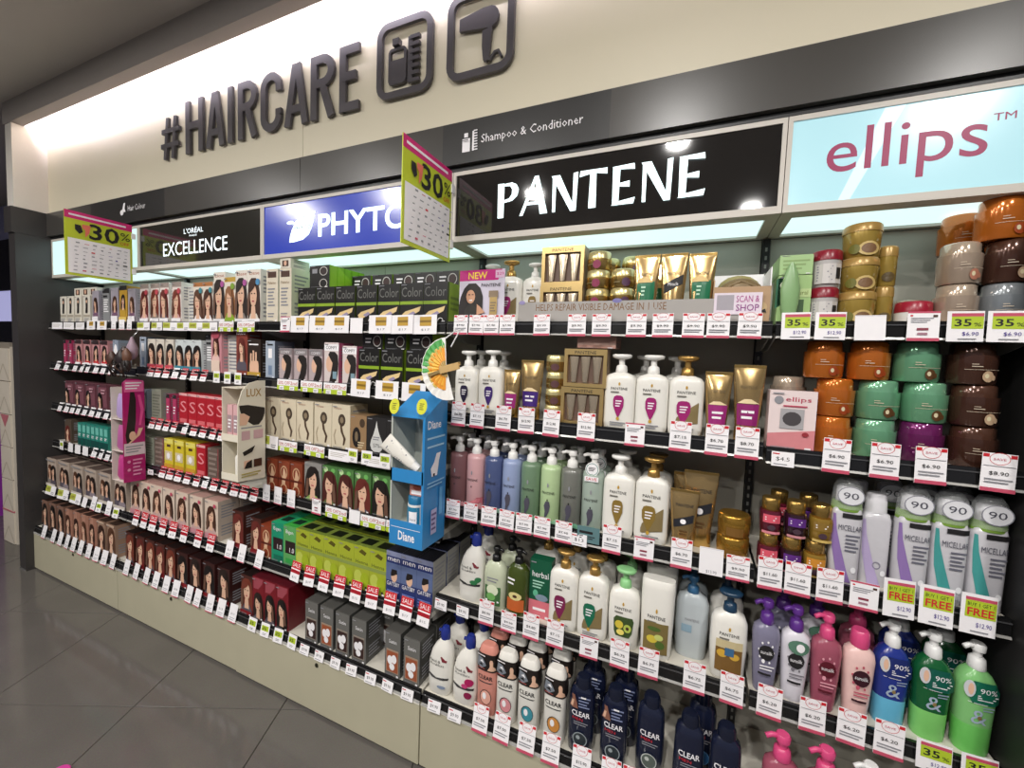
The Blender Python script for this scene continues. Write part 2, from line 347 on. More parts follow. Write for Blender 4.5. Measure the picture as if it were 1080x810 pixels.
# ------------------------------------------------------------------ lit box signs with glowing soffits
FRAME = M('#cfc8bd', .4, noise=.02); SOFF = M('#cdeceb', .4, emit=SOFFIT_EMIT)
LW = M('#dff4f6', .4, emit=1.05); SGB = M('#232120', .05, noise=0, coat=.25)
def sign(x0, x1, face, face_ops, lab, z0=1.876, z1=2.117):
    r = empty('lightbox_sign', ((x0+x1)/2, 0, z0)); cx = (x0+x1)/2; w = x1-x0; h = z1-z0; a, b = -w/2+.001, w/2-.001
    fb = MB(); t = .013
    fb.box(a, b, 0, .03, 0, t+.006, FRAME); fb.box(a, b, 0, .03, h-t, h, FRAME); fb.box(a, a+t*.8, 0, .03, t+.006, h-t, FRAME); fb.box(b-t*.8, b, 0, .03, t+.006, h-t, FRAME)
    fb.build('frame', r)
    p = MB().box(a+t*.8, b-t*.8, .004, .024, t+.006, h-t, face)
    p.art([tuple(o) for o in face_ops], lambda u, v, k: (u-cx, .004-.0003*k, v-z0)); p.build('sign_face', r)
    MB().box(a, b, .03, HB, h-.02, h, FRAME).build('top_cover', r)
    s = MB(); y1 = HB-.004
    s.box(a, b, .0305, .05, -.0, .012, FRAME); s.box(a, b, y1-.02, y1, 0, .012, FRAME); s.box(a, a+.03, .05, y1-.02, 0, .012, FRAME); s.box(b-.03, b, .05, y1-.02, 0, .012, FRAME)
    s.build('soffit_frame', r)
    MB().box(a+.03, b-.03, .05, y1-.02, .008, .02, SOFF).build('soffit_diffuser', r)
    return tag(r, lab, 'sign', 'lit box signs above the bays')
sign(0, 1, M('#c4e8e8', .2, emit=.65), [], 'blank pale turquoise lit sign at the left end')
XW = M('#e8f6fb', .4, emit=1.0, noise=0)
ex = [('t', 1.408, 2.038, 1.566, 2.069, "L'OR\u00c9AL", XW), ('t', 1.455, 2.022, 1.515, 2.030, 'PARIS', XW), ('t', 1.228, 1.936, 1.752, 2.003, 'EXCELLENCE', XW)]
sign(1, 2, M('#2b2a25', .12, noise=.05, nscale=4, coat=.6), ex, 'black lit sign reading EXCELLENCE in thin white capitals')
ph = [('t', 2.343, 1.948, 2.806, 2.042, '*PHYTO', LW), ('s', [(1.938, 2.172, 2.20), (1.945, 2.172, 2.255), (1.965, 2.176, 2.29), (1.99, 2.186, 2.305), (2.01, 2.20, 2.312), (2.03, 2.235, 2.318), (2.046, 2.29, 2.322), (2.056, 2.322, 2.326)], LW),
      ('p', [(2.19, 2.012), (2.215, 2.03), (2.262, 2.052), (2.25, 2.034), (2.215, 2.012)], LW), ('e', 2.178, 2.022, .022, .007, LW), ('t', 2.203, 1.988, 2.302, 2.004, 'PHYTO', INK), ('t', 2.225, 1.976, 2.28, 1.982, 'PARIS', GREYT)]
sign(2, 3, M('#2c3fae', .2, emit=.28, noise=0), ph, 'blue lit sign with white leaf emblem and capitals')
def pan(x, z0, z1, m):
    H = z1-z0; o = []
    Z = lambda f: z0+H*f
    def bowl(a, w): return [('p', [(a+.02, Z(.98)), (a+.05, Z(1)), (a+.066, Z(.93)), (a+.075, Z(.78)), (a+.070, Z(.6)), (a+.052, Z(.47)), (a+.02, Z(.43)), (a+.02, Z(.51)), (a+.04, Z(.55)), (a+.05, Z(.66)), (a+.051, Z(.8)), (a+.043, Z(.9)), (a+.02, Z(.92))], m)]
    def E(a, w): return [('p', [(a+.004, Z(0)), (a+.022, Z(0)), (a+.024, Z(1)), (a+.002, Z(1))], m), ('p', [(a, Z(1)), (a+w-.002, Z(1.03)), (a+w, Z(.88)), (a+.02, Z(.92))], m),
        ('p', [(a+.02, Z(.56)), (a+w*.8, Z(.60)), (a+w*.8, Z(.44)), (a+.02, Z(.48))], m), ('p', [(a, Z(0)), (a+w, Z(0)), (a+w+.004, Z(.16)), (a+.02, Z(.09))], m)]
    def N(a, w): return [('p', [(a+.006, Z(0)), (a+.016, Z(0)), (a+.016, Z(1)), (a+.004, Z(1))], m), ('p', [(a, Z(1)), (a+.028, Z(1)), (a+w, Z(-.02)), (a+w-.018, Z(-.02))], m), ('p', [(a+w-.012, Z(0)), (a+w, Z(0)), (a+w+.003, Z(1.02)), (a+w-.012, Z(1))], m)]
    o += [('p', [(3.176, Z(0)), (3.198, Z(0)), (3.198, Z(1)), (3.174, Z(1))], m)]+bowl(3.176, .08)
    o += [('p', [(3.256, Z(0)), (3.268, Z(0)), (3.31, Z(.9)), (3.318, Z(1.08)), (3.306, Z(1.08))], m), ('p', [(3.306, Z(1.08)), (3.32, Z(1.08)), (3.354, Z(0)), (3.328, Z(0))], m), ('r', 3.275, Z(.28), 3.335, Z(.36), m)]
    o += N(3.364, .084)+[('p', [(3.487, Z(0)), (3.51, Z(0)), (3.508, Z(.95)), (3.489, Z(.95))], m), ('p', [(3.458, Z(1.02)), (3.541, Z(1.02)), (3.541, Z(.86)), (3.5, Z(.93)), (3.456, Z(.86))], m)]
    o += E(3.556, .066)+N(3.640, .084)+E(3.742, .068)
    return o
sign(3, 4, SGB, pan(3.17, 1.943, 2.056, LW), 'black lit sign reading PANTENE in glowing white flared capitals')
EL = M('#97184f', .4, emit=.16, noise=0)
el = [('t', 4.088, 1.932, 4.383, 2.068, '*ellips', EL), ('t', 4.388, 2.036, 4.425, 2.052, 'TM', EL)]
el = [('p', [(4.118, 1.896), (4.142, 1.896), (4.235, 2.103), (4.196, 2.103)], M('#c3e0ea', .25, emit=.5, noise=0))]+el
sign(4, 4.5, M('#a3cfd8', .2, emit=.42, noise=0), el, 'pale turquoise lit sign with pink lower case wordmark')

# ------------------------------------------------------------------ gondola: uprights, back panels, shelves, plinth
BACKM = M('#b0ac9f', .6, noise=.03, nscale=5)
for i, (x0, x1) in enumerate(((0, 1), (1, 2), (2, 3), (3, 4), (4, 4.5))):
    o = MB()
    o.box(x0+.012, x1-.012, HB-.002, HB+.012, .27, 1.874, BACKM)
    o.box(x0+.488 if x1-x0 > .6 else x0+.013, (x0+.491) if x1-x0 > .6 else x0+.015, HB-.003, HB-.002, .3, 1.87, M('#8b877c', .6))
    tag(o.build('back_panel'), 'pale grey back panel behind the products of the %s bay' % ('leftmost', 'second', 'third', 'fourth', 'fifth')[i], 'panel', 'shelving back panels')
UPM = M('#1a1a1b', .4); SLOT = M('#8a8a84', .5)
for i, x in enumerate((.012, 1, 2, 3, 4, 4.488)):
    o = MB(); o.box(x-.010, x+.010, HB-.022, HB-.003, .27, 1.872, UPM)
    for k in range(60): o.box(x-.003, x+.003, HB-.0226, HB-.022, .3+k*.026, .312+k*.026, SLOT)
    tag(o.build('slotted_upright'), 'black slotted upright post %s' % ('against the left wing wall', 'between leftmost and second bays', 'between second and third bays', 'between third and fourth bays', 'between fourth and fifth bays', 'against the right wing wall')[i], 'post', 'shelving uprights')
RAIL = M('#161617', .18, noise=0, coat=.4); LIP = LIP; STRIP = M('#b9b7b2', .25, .3); SHTOP = M('#cfcabd', .45, noise=.03); BRK = M('#8f8d88', .4)
D_, L_, B_ = -.02, -.072, -.117
SH = {}
rb = {(1, 1): (1.551, D_), (2, 1): (1.551, D_), (3, 1): (1.551, D_), (4, 1): (1.551, D_), (5, 1): (1.551, D_),
      (1, 2): (1.293, D_), (2, 2): (1.305, D_), (3, 2): (1.301, D_), (4, 2): (1.231, D_), (5, 2): (1.222, D_),
      (1, 3): (1.029, D_), (2, 3): (1.025, D_), (3, 3): (1.030, D_), (4, 3): (.895, D_), (5, 3): (.891, D_),
      (1, 4): (.784, D_), (2, 4): (.770, D_), (3, 4): (.784, D_), (4, 4): (.563, -.047), (5, 4): (.560, -.047),
      (1, 5): (.498, L_), (2, 5): (.498, L_), (3, 5): (.498, L_)}
for b in range(1, 6): rb[(b, 6)] = (.241, B_)
ORD = ['first', 'second', 'third', 'fourth', 'fifth', 'sixth', 'seventh', 'eighth', 'ninth', 'tenth', 'eleventh', 'twelfth', 'thirteenth', 'fourteenth', 'fifteenth', 'sixteenth', 'seventeenth', 'eighteenth']
BAYN = {1: 'leftmost bay', 2: 'second bay', 3: 'third bay', 4: 'fourth bay', 5: 'fifth bay'}
BX = {1: (0, 1), 2: (1, 2), 3: (2, 3), 4: (3, 4), 5: (4, 4.5)}
def rown(b, r):
    return {1: 'top shelf', 2: 'second shelf', 3: 'third shelf', 4: 'fourth shelf', 5: 'fifth shelf', 6: 'base shelf'}[r]
for (b, r), (z, yf) in rb.items():
    x0, x1 = BX[b]; top = z+.038
    s = empty('shelf', ((x0+x1)/2, HB, z)); ax, bx = -(x1-x0)/2+.004, (x1-x0)/2-.004; yo = yf-HB
    MB().box(ax, bx, yo+.012, -.004, .020, .038, M('#3a3937', .5) if r < 4 and b > 3 else SHTOP, top=SHTOP).build('shelf_board', s)
    tl = .0 if r < 5 else .006
    pr_ = MB().xprism([(yo+tl*.2, .004), (yo+.012, .0), (yo+.012, .044), (yo+tl+.003, .044)], ax, bx, RAIL).build('price_rail', s)
    MB().xprism([(yo-.004, .000), (yo+.004, -.001), (yo+.004, .006), (yo-.002, .005)], ax, bx, STRIP).box(ax, bx, yo-.0012+tl*.5, yo+.001+tl*.5, .033, .036, M('#6c6c6e', .2, .6)).build('rail_edge', pr_)
    if r < 6:
        for q in (ax+.002, bx-.005):
            MB().xprism([(-.004, -.03), (yo*.5, -.028), (yo+.03, .0), (yo+.03, .018), (-.004, .018)], q, q+.003, BRK).build('shelf_bracket', s)
    tag(s, '%s with black price rail, %s, counted from above' % (rown(b, r).replace('shelf', 'shelf board'), BAYN[b]), 'shelf', 'shelves of the wall display')
    SH[(b, r)] = (top, yf)
PL = M('#bcb69b', .4, noise=.06, nscale=7); KEY = M('#4a4a38', .35, .6)
for i, (x0, x1) in enumerate(((0, .998), (1.0, 1.998), (2.0, 2.998), (3.0, 3.998), (4.0, 4.5))):
    p = empty('plinth_drawer', ((x0+x1)/2, B_, 0)); w = (x1-x0)/2-.001; d = -.003 if i in (2,) else .0
    MB().box(-w, w, d, .02, .012, .236, PL).build('drawer_front', p)
    MB().box(-w, w, d-.0015, d+.004, .2362, .2402, M('#e8e4d8', .35)).build('top_edge', p)
    MB().box(-w, w, .03, .36, .0, .236, M('#20201f', .7)).build('carcass', p)
    if i < 3: MB().loft([(0, .009, .009), (.002, .009, .009)], KEY, 14).box(-.0012, .0012, -.005, .005, .002, .0026, BLACK).build('keyhole', p).matrix_local = Matrix.Translation((0 if i else .012, d, .212))@Matrix.Rotation(PI/2, 4, 'X')
    tag(p, 'cream plinth drawer front on the floor below the %s' % BAYN[i+1], 'drawer', 'plinth drawers')

# ------------------------------------------------------------------ print helpers
GV = [random.Random(1)]; ASP = [1.]
HV = {HBLK: (HBLK, M('#2a1d18', .5, noise=0), M('#17100f', .5, noise=0)), HBRN: (HBRN, M('#3c2117', .5, noise=0), M('#5c3824', .5, noise=0)), HRED: (HRED, M('#4d1c18', .5, noise=0), M('#7a3424', .5, noise=0))}
def girl(cx, cz, s, hair, cloth, skin=SKIN, asp=1.):
    """small printed portrait; s = size in b units"""
    asp0 = {True: 1., False: 1.}[True] if asp < 0 else min(1.6, max(.7, 1/max(.4, asp)*1.15)) if False else 1.9*.0+1.0
    asp0 = ASP[0]
    rv = GV[0]; s *= 1.12; cx += rv.uniform(-.03, .03); cz += rv.uniform(-.02, .03); fl_ = rv.choice((-1, 1))
    asp = asp0*1.05
    A = lambda a: cx+a*s*asp*fl_; Z = lambda b: cz+b*s
    hair = rv.choice(HV.get(hair, (hair,))); cloth = rv.choice((cloth, cloth, M('#5d5560', noise=0), M('#8a7f78', noise=0)))
    return [('s', [(Z(-.62), A(-.42), A(.40)), (Z(-.3), A(-.44), A(.42)), (Z(.1), A(-.38), A(.38)), (Z(.38), A(-.28), A(.30)), (Z(.5), A(-.12), A(.14))], hair),
            ('s', [(Z(-1.), A(-.5), A(.5)), (Z(-.7), A(-.44), A(.46)), (Z(-.45), A(-.16), A(.2))], cloth),
            ('s', [(Z(-.6), A(-.14), A(.16)), (Z(-.25), A(-.1), A(.12))], skin),
            ('e', A(.02), Z(.03), .2*s*asp, .3*s, skin), ('r', A(-.11), Z(.07), A(-.03), Z(.1), HBLK), ('r', A(.06), Z(.07), A(.14), Z(.1), HBLK),
            ('r', A(-.05), Z(-.14), A(.08), Z(-.1), LIP), ('s', [(Z(.12), A(-.22), A(-.12)), (Z(.24), A(-.21), A(.08)), (Z(.38), A(-.17), A(.18))], hair), ('s', [(Z(-.5), A(-.36), A(-.2)), (Z(-.1), A(-.32), A(-.17)), (Z(.1), A(-.28), A(-.17))], M('#6b4a3a', .5, noise=0)), ('r', A(-.02), Z(-.04), A(.04), Z(-.02), SKIN2)]
KINDS = {}
def kind(name, w, d, h, cat, desc, grp, fn): KINDS[name] = dict(w=w, d=d, h=h, cat=cat, desc=desc, grp=grp, fn=fn, proto=None)
def carton(key, w, d, h, base, ops, desc, top=None, side=None, sops=None, name='hair_dye_box', cat='box', grp='hair product boxes', topops=None):
    def fn():
        b = MB(); b.box(-w/2, w/2, 0, d, 0, h, base, top=top, side=side)
        ASP[0] = min(h/w, 2.3)*.8
        fo = ops(h/w) if callable(ops) else ops
        fo = list(fo)+[('l', .08, .015, .6, .055, 2, GREYT), ('r', .06, .945, .3, .965, GREYT), ('r', .8, .02, .93, .06, PAPER)]
        b.art(fo, lambda u, v, k: (-w/2+w*min(1, max(0, u)), -.0004*k, h*min(1, max(0, v))))
        b.art(sops if sops is not None else [('l', .15, .55, .85, .9, 5, GREYT), ('l', .15, .1, .8, .4, 4, GREYT)], sideR(0, d, 0, h, w/2))
        if topops: b.art(topops, lambda u, v, k: (-w/2+w*u, d*v, h+.0004*k))
        b.box(-w/2, w/2, d*.02, d*.02+.0006, h, h+.0006, base)
        return b.build(name)
    kind(key, w, d, h, cat, desc, grp, fn)

# ---- boxes of the three left bays
C_ = lambda c, r=.35: M(c, r, noise=.03)
carton('cream_fig', .082, .08, .165, C_('#e2dccd'), [('s', [(.35, .3, .62), (.6, .36, .66), (.86, .34, .7), (.93, .42, .6)], HBLK), ('e', .5, .78, .11, .06, SKIN), ('r', .05, .22, .95, .3, M('#b3a894')), ('l', .12, .05, .8, .18, 3, GREYT)], 'cream carton with black haired figure')
carton('cream_flat', .082, .12, .05, C_('#e2dccd'), [('r', .2, .15, .8, .8, HBRN), ('e', .5, .5, .13, .28, SKIN)], 'flat cream carton')
carton('grey_tall', .07, .07, .19, C_('#8e8f90'), [('r', 0, .86, 1, 1, INK), ('l', .15, .3, .85, .7, 6, PAPER), ('r', .1, .74, .7, .8, INK)], 'grey carton with black top band')
carton('gold_girl', .07, .07, .19, C_('#c79a34'), lambda q: [('r', 0, .88, 1, 1, INK)]+girl(.5, .55, .34, HBLK, GOLDP, asp=q*.9)+[('r', 0, 0, 1, .16, M('#e7c868'))], 'golden carton with a portrait')
carton('mauve_girl', .075, .07, .19, C_('#a7a0ab'), lambda q: girl(.5, .55, .38, HBRN, M('#7e5a74'), asp=q*.8)+[('r', .06, .05, .94, .2, PAPER)], 'grey mauve carton with a portrait')
carton('pink_slim', .03, .05, .15, C_('#b43a62'), [('r', 0, .86, 1, 1, INK), ('l', .2, .3, .8, .6, 3, PAPER)], 'slim deep pink carton')
carton('rose_girl', .078, .07, .155, C_('#c98d8f'), lambda q: girl(.52, .5, .5, HBLK, RED, asp=q*.85)+[('r', 0, .85, 1, 1, M('#3a2a2c')), ('r', .1, .02, .9, .12, PAPER)], 'rose carton with black haired portrait')
carton('blue_slim', .06, .06, .16, C_('#8c97a8'), [('e', .5, .55, .34, .3, PAPER), ('l', .2, .1, .8, .25, 2, INK)], 'blue grey slim carton')
carton('mauve_box', .098, .08, .155, C_('#7d4a55'), lambda q: [('r', 0, .9, 1, 1, M('#5c333c'))]+girl(.22, .42, .5, HBLK, M('#5c333c'), asp=q*.7)+[('l', .45, .62, .92, .85, 2, M('#c2939d')), ('r', .4, 0, 1, .14, M('#5c333c'))], 'dusky mauve carton with corner portrait')
carton('brown_girl', .085, .08, .15, C_('#584b3f'), lambda q: girl(.4, .45, .55, HRED, M('#30231c'), asp=q*.7), 'olive brown carton with red haired portrait')
carton('teal_box', .046, .07, .145, C_('#2a8c7c'), [('r', .12, .62, .88, .92, M('#6fc4b4')), ('r', 0, .0, 1, .35, M('#0f4c46')), ('l', .2, .42, .8, .56, 2, PAPER)], 'narrow teal carton')
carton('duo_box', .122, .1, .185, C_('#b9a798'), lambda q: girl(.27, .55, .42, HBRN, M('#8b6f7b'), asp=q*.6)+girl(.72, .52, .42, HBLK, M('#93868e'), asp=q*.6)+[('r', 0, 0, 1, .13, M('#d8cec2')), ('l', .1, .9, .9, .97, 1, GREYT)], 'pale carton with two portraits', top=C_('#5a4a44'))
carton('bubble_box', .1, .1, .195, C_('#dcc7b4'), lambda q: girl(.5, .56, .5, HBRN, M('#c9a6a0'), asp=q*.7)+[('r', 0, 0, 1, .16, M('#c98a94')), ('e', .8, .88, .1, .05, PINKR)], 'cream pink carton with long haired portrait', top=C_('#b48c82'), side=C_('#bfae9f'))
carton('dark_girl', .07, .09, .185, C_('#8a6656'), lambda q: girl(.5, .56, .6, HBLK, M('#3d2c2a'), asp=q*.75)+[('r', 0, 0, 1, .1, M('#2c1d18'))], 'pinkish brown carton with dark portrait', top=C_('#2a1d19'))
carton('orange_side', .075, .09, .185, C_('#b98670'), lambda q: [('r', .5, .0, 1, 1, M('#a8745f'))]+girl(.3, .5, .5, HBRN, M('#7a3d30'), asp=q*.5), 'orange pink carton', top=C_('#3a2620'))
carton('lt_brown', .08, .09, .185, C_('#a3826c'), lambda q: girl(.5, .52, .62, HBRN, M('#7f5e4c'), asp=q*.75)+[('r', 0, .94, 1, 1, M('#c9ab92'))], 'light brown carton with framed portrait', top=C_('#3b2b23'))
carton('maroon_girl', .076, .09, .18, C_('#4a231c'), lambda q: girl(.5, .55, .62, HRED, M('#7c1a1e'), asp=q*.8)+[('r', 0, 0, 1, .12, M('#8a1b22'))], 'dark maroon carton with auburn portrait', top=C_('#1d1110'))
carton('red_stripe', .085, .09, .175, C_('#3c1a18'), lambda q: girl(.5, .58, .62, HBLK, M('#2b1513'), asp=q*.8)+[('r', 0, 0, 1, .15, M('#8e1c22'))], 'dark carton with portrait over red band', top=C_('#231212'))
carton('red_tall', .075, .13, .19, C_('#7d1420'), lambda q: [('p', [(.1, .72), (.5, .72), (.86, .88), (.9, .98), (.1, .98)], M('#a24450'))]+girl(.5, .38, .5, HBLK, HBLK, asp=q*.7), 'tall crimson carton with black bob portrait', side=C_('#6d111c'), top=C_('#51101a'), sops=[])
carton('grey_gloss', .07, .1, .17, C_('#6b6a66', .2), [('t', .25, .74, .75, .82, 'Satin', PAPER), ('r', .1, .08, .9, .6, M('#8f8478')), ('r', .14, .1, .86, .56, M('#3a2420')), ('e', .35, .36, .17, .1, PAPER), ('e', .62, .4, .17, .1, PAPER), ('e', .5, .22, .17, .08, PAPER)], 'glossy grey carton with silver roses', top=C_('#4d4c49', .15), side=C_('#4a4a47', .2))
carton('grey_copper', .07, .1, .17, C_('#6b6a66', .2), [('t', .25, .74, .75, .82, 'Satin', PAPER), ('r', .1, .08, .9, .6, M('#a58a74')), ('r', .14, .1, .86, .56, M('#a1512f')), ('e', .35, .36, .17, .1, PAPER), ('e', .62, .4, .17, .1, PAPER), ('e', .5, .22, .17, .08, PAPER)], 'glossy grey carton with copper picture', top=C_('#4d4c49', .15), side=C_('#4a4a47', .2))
carton('cheek_girl', .08, .08, .21, C_('#e6d9d2'), lambda q: [('r', 0, .88, 1, 1, M('#9c8c84'))]+girl(.45, .52, .56, HRED, M('#d9a8a8'), asp=q*.72)+[('e', .8, .78, .18, .07, M('#c64a54')), ('r', 0, 0, 1, .12, PAPER)], 'pale pink carton with red haired portrait', side=C_('#e6e3dc'))
carton('cheek_brown', .077, .08, .2, C_('#e4dacb'), lambda q: [('r', 0, .9, 1, 1, M('#b8743e'))]+girl(.48, .5, .6, HBRN, PAPER, asp=q*.72)+[('e', .82, .8, .17, .07, M('#3f8d9b')), ('r', 0, 0, 1, .1, PAPER)], 'white carton, brown haired portrait, teal disc', side=C_('#e6e3dc'))
carton('cheek_green', .075, .08, .2, C_('#e4dacb'), lambda q: [('r', 0, .9, 1, 1, M('#c7a03e'))]+girl(.48, .5, .55, HLT, M('#8fb32f'), asp=q*.7)+[('e', .8, .8, .18, .07, M('#87a83a'))], 'white carton, fair portrait, lime disc', side=C_('#e6e3dc'))
carton('cheek_magenta', .087, .08, .245, C_('#e8e0d4'), lambda q: [('t', .12, .9, .88, .96, 'Liese', M('#b0562f'))]+girl(.42, .48, .62, HBLK, M('#cdbca0'), asp=q*.7)+[('e', .8, .76, .16, .06, M('#b0559a')), ('r', 0, 0, 1, .08, PAPER)], 'tall white carton, long black hair, magenta disc', side=C_('#e6e3dc'))
carton('cheek_blue', .087, .08, .245, C_('#e8e0d4'), lambda q: [('t', .12, .9, .88, .96, 'Liese', M('#b0562f'))]+girl(.45, .48, .62, HBRN, M('#e0d6c8'), asp=q*.7)+[('e', .82, .76, .16, .06, M('#4a8fc0')), ('r', 0, 0, 1, .08, PAPER)], 'tall white carton, brown hair, blue disc', side=C_('#e6e3dc'))
carton('white_back', .1, .06, .19, C_('#d4d1c8'), [('l', .1, .1, .9, .9, 9, GREYT), ('r', .05, .5, .95, .53, INK)], 'white carton turned to its printed side')
carton('tall_cream', .075, .1, .24, C_('#dfd4bf'), [('r', .12, .84, .85, .95, HBRN), ('t', .15, .72, .8, .77, 'Palette', M('#8e6e4e')), ('l', .15, .3, .75, .66, 6, GREYT), ('l', .15, .1, .7, .2, 2, GREYT)], 'tall slim cream carton', side=C_('#cfd0bc'), grp='hair product boxes')
cr = [('t', .06, .66, .94, .90, 'Color', M('#6c6c68')), ('r', 0, .47, 1, .55, M('#8cae1f')), ('p', [(.1, .22), (.25, .3), (.6, .36), (.92, .42), (.86, .3), (.55, .2), (.3, .12), (.14, .12)], M('#e7c98e')), ('p', [(.35, .22), (.6, .3), (.7, .25), (.5, .17)], M('#9a8fb0')), ('o', .74, .06, .12, .08, .18, PAPER)]
carton('color_box', .104, .1, .15, C_('#161412'), cr, 'black and lime hair colour carton', side=C_('#7f9a26'), top=C_('#1b1a17'), sops=[('r', .0, 0, .1, 1, M('#3b4a10')), ('l', .2, .3, .9, .7, 3, M('#5f7420'))])
carton('color_flat', .104, .1, .062, C_('#161412'), [('o', .72, .5, .2, .36, .16, M('#c8c4be')), ('e', .72, .5, .15, .27, M('#3a1e1a')), ('l', .15, .3, .45, .75, 2, PAPER)], 'flat black carton showing a ringed swatch', side=C_('#7f9a26'), top=C_('#86a428'), sops=[])
carton('color_top', .115, .2, .095, C_('#161412'), [('o', .7, .74, .2, .2, .16, M('#c8c4be')), ('e', .7, .74, .15, .15, M('#2a1614')), ('o', .7, .2, .2, .2, .16, M('#c8c4be')), ('r', .15, .65, .4, .85, GREYT)], 'black carton with vivid lime side', side=C_('#93c92c'), top=C_('#93c92c'), sops=[('r', .2*i, 0, .2*i+.02, 1, M('#7cbb14')) for i in range(5)])
carton('bob_box', .078, .08, .14, C_('#b9a8aa'), lambda q: [('r', 0, .8, 1, 1, M('#8b8284')), ('t', .15, .84, .85, .92, 'COMFY', PAPER), ('e', .42, .5, .22, .22, SKIN), ('s', [(.0, .3, .75), (.25, .5, .95), (.5, .6, 1.), (.72, .3, .95), (.8, .4, .75)], HBLK)], 'mauve carton with black bob profile', top=C_('#a8486a'))
carton('bob_pale', .08, .08, .17, C_('#dccdca'), lambda q: [('r', 0, .8, 1, .96, PAPER), ('t', .12, .84, .88, .92, 'COMFY', INK), ('e', .38, .48, .24, .2, SKIN), ('s', [(.0, .35, .8), (.25, .5, .95), (.5, .6, 1.), (.7, .3, .95), (.78, .4, .75)], HBLK), ('r', .62, .12, .9, .3, M('#7f9eac'))], 'taller pale carton with black bob profile', top=C_('#a8486a'), side=C_('#b5597a'))
carton('silver_blue', .06, .1, .17, C_('#a8b4c4', .2), [('r', .3, .55, .7, .8, PAPER), ('r', .3, .1, .7, .35, M('#6f83a0')), ('l', .2, .85, .8, .95, 1, INK)], 'silvery blue glossy carton', side=C_('#55606e'))
carton('pose_pink', .072, .07, .16, C_('#ddd4c6'), lambda q: girl(.5, .5, .6, HBLK, M('#b85a4a'), asp=q*.7)+[('r', 0, 0, 1, .16, M('#c85060'))], 'pale carton, standing portrait, rose base')
carton('pose_blue', .072, .07, .16, C_('#cfd6d6'), lambda q: girl(.5, .5, .6, HBLK, M('#4a90a8'), asp=q*.7)+[('r', 0, 0, 1, .16, M('#3a8aa0'))], 'pale carton, standing portrait, blue base')
carton('tall_pink', .08, .07, .218, C_('#cf8b94'), lambda q: girl(.5, .62, .36, HRED, M('#e8c0b8'), asp=q*.6)+[('e', .5, .86, .4, .08, M('#b04a5a')), ('r', .1, 0, .9, .3, M('#e8cdbb'))], 'tall pink carton with a round portrait')
carton('tall_brown', .08, .07, .218, C_('#8b4034'), lambda q: girl(.5, .58, .42, HRED, M('#c98a70'), asp=q*.6)+[('t', .1, .88, .9, .95, 'LUCIDO', PAPER)], 'tall red brown carton with a portrait')
carton('hands_box', .09, .07, .172, C_('#32261f'), [('s', [(.1, .15, .85), (.3, .15, .85), (.42, .2, .8)], SKIN), ('r', .2, .4, .32, .62, SKIN), ('r', .4, .4, .52, .7, SKIN), ('r', .6, .4, .72, .66, SKIN), ('r', 0, 0, 1, .12, GOLDP), ('l', .15, .82, .85, .9, 1, PAPER)], 'dark carton with pale hand silhouettes')
carton('red_pack', .072, .07, .165, C_('#b81f2c'), [('t', .15, .4, .85, .75, 'S', M('#e88a90')), ('r', 0, .92, 1, 1, M('#e9a7a7')), ('r', .1, .08, .9, .2, M('#e06a70'))], 'bright red slim carton with curl mark')
carton('sage_pack', .09, .07, .17, C_('#8f9282'), [('l', .1, .1, .9, .85, 8, M('#6a6d60'))], 'sage grey carton turned sideways')
carton('yellow_pack', .08, .07, .165, C_('#d9c42a'), [('r', 0, .85, 1, 1, M('#e8dc66')), ('r', .3, .74, .7, .82, HBRN), ('r', .1, .3, .9, .6, M('#d8c9a0')), ('r', 0, 0, 1, .18, M('#d29a2c')), ('e', .5, .45, .2, .1, PAPER)], 'bright yellow slim carton')
carton('clear_pack', .09, .07, .16, C_('#6f5f56', .15), [('l', .1, .1, .9, .9, 5, M('#8c7a70')), ('r', .88, 0, .95, 1, M('#8e2c34'))], 'smoky translucent carton with red edge')
carton('swirl_box', .1, .1, .185, C_('#d8cbb0'), [('e', .55, .66, .2, .14, M('#4a3c30')), ('e', .55, .66, .1, .07, M('#8c7a60')), ('s', [(.1, .62, .7), (.25, .66, .78), (.4, .5, .62), (.55, .46, .56)], M('#54402f')), ('t', .15, .9, .55, .94, 'Fuwarie', M('#a0604a')), ('s', [(.1, .2, .24), (.3, .12, .15), (.45, .22, .25)], M('#a89478'))], 'cream carton with dark curling motif', side=C_('#c3b698'))
carton('horn_box', .085, .08, .15, C_('#9a7a56'), [('e', .4, .4, .26, .28, HBLK), ('e', .4, .42, .1, .14, M('#7d6a50')), ('e', .75, .8, .16, .12, M('#4b3a2a')), ('l', .5, .1, .9, .3, 3, M('#d6c29c'))], 'tan carton with dark spiral picture')
carton('drop_box', .1, .08, .15, C_('#2a2828'), [('s', [(.08, .38, .66), (.14, .26, .78), (.25, .2, .84), (.38, .24, .8), (.55, .36, .66), (.75, .46, .56), (.9, .505, .515)], M('#d3d3cf')), ('t', .36, .2, .68, .3, '57%', INK), ('l', .34, .38, .68, .5, 2, GREYT)], 'black carton with pale teardrop')
carton('fire_box', .072, .08, .15, C_('#8a3b22'), [('o', .5, .66, .32, .2, .22, M('#caa07a')), ('s', [(.3, .3, .6), (.6, .4, .7), (.78, .45, .55)], M('#d9b08c')), ('o', .5, .16, .3, .16, .25, M('#caa07a')), ('r', 0, .42, 1, .48, M('#5c1f14'))], 'rust orange carton with round emblem')
carton('noir_girl', .1, .08, .165, C_('#8e8b86'), lambda q: girl(.5, .5, .72, HBLK, M('#99b860'), asp=q*.7), 'grey carton with raven haired portrait')
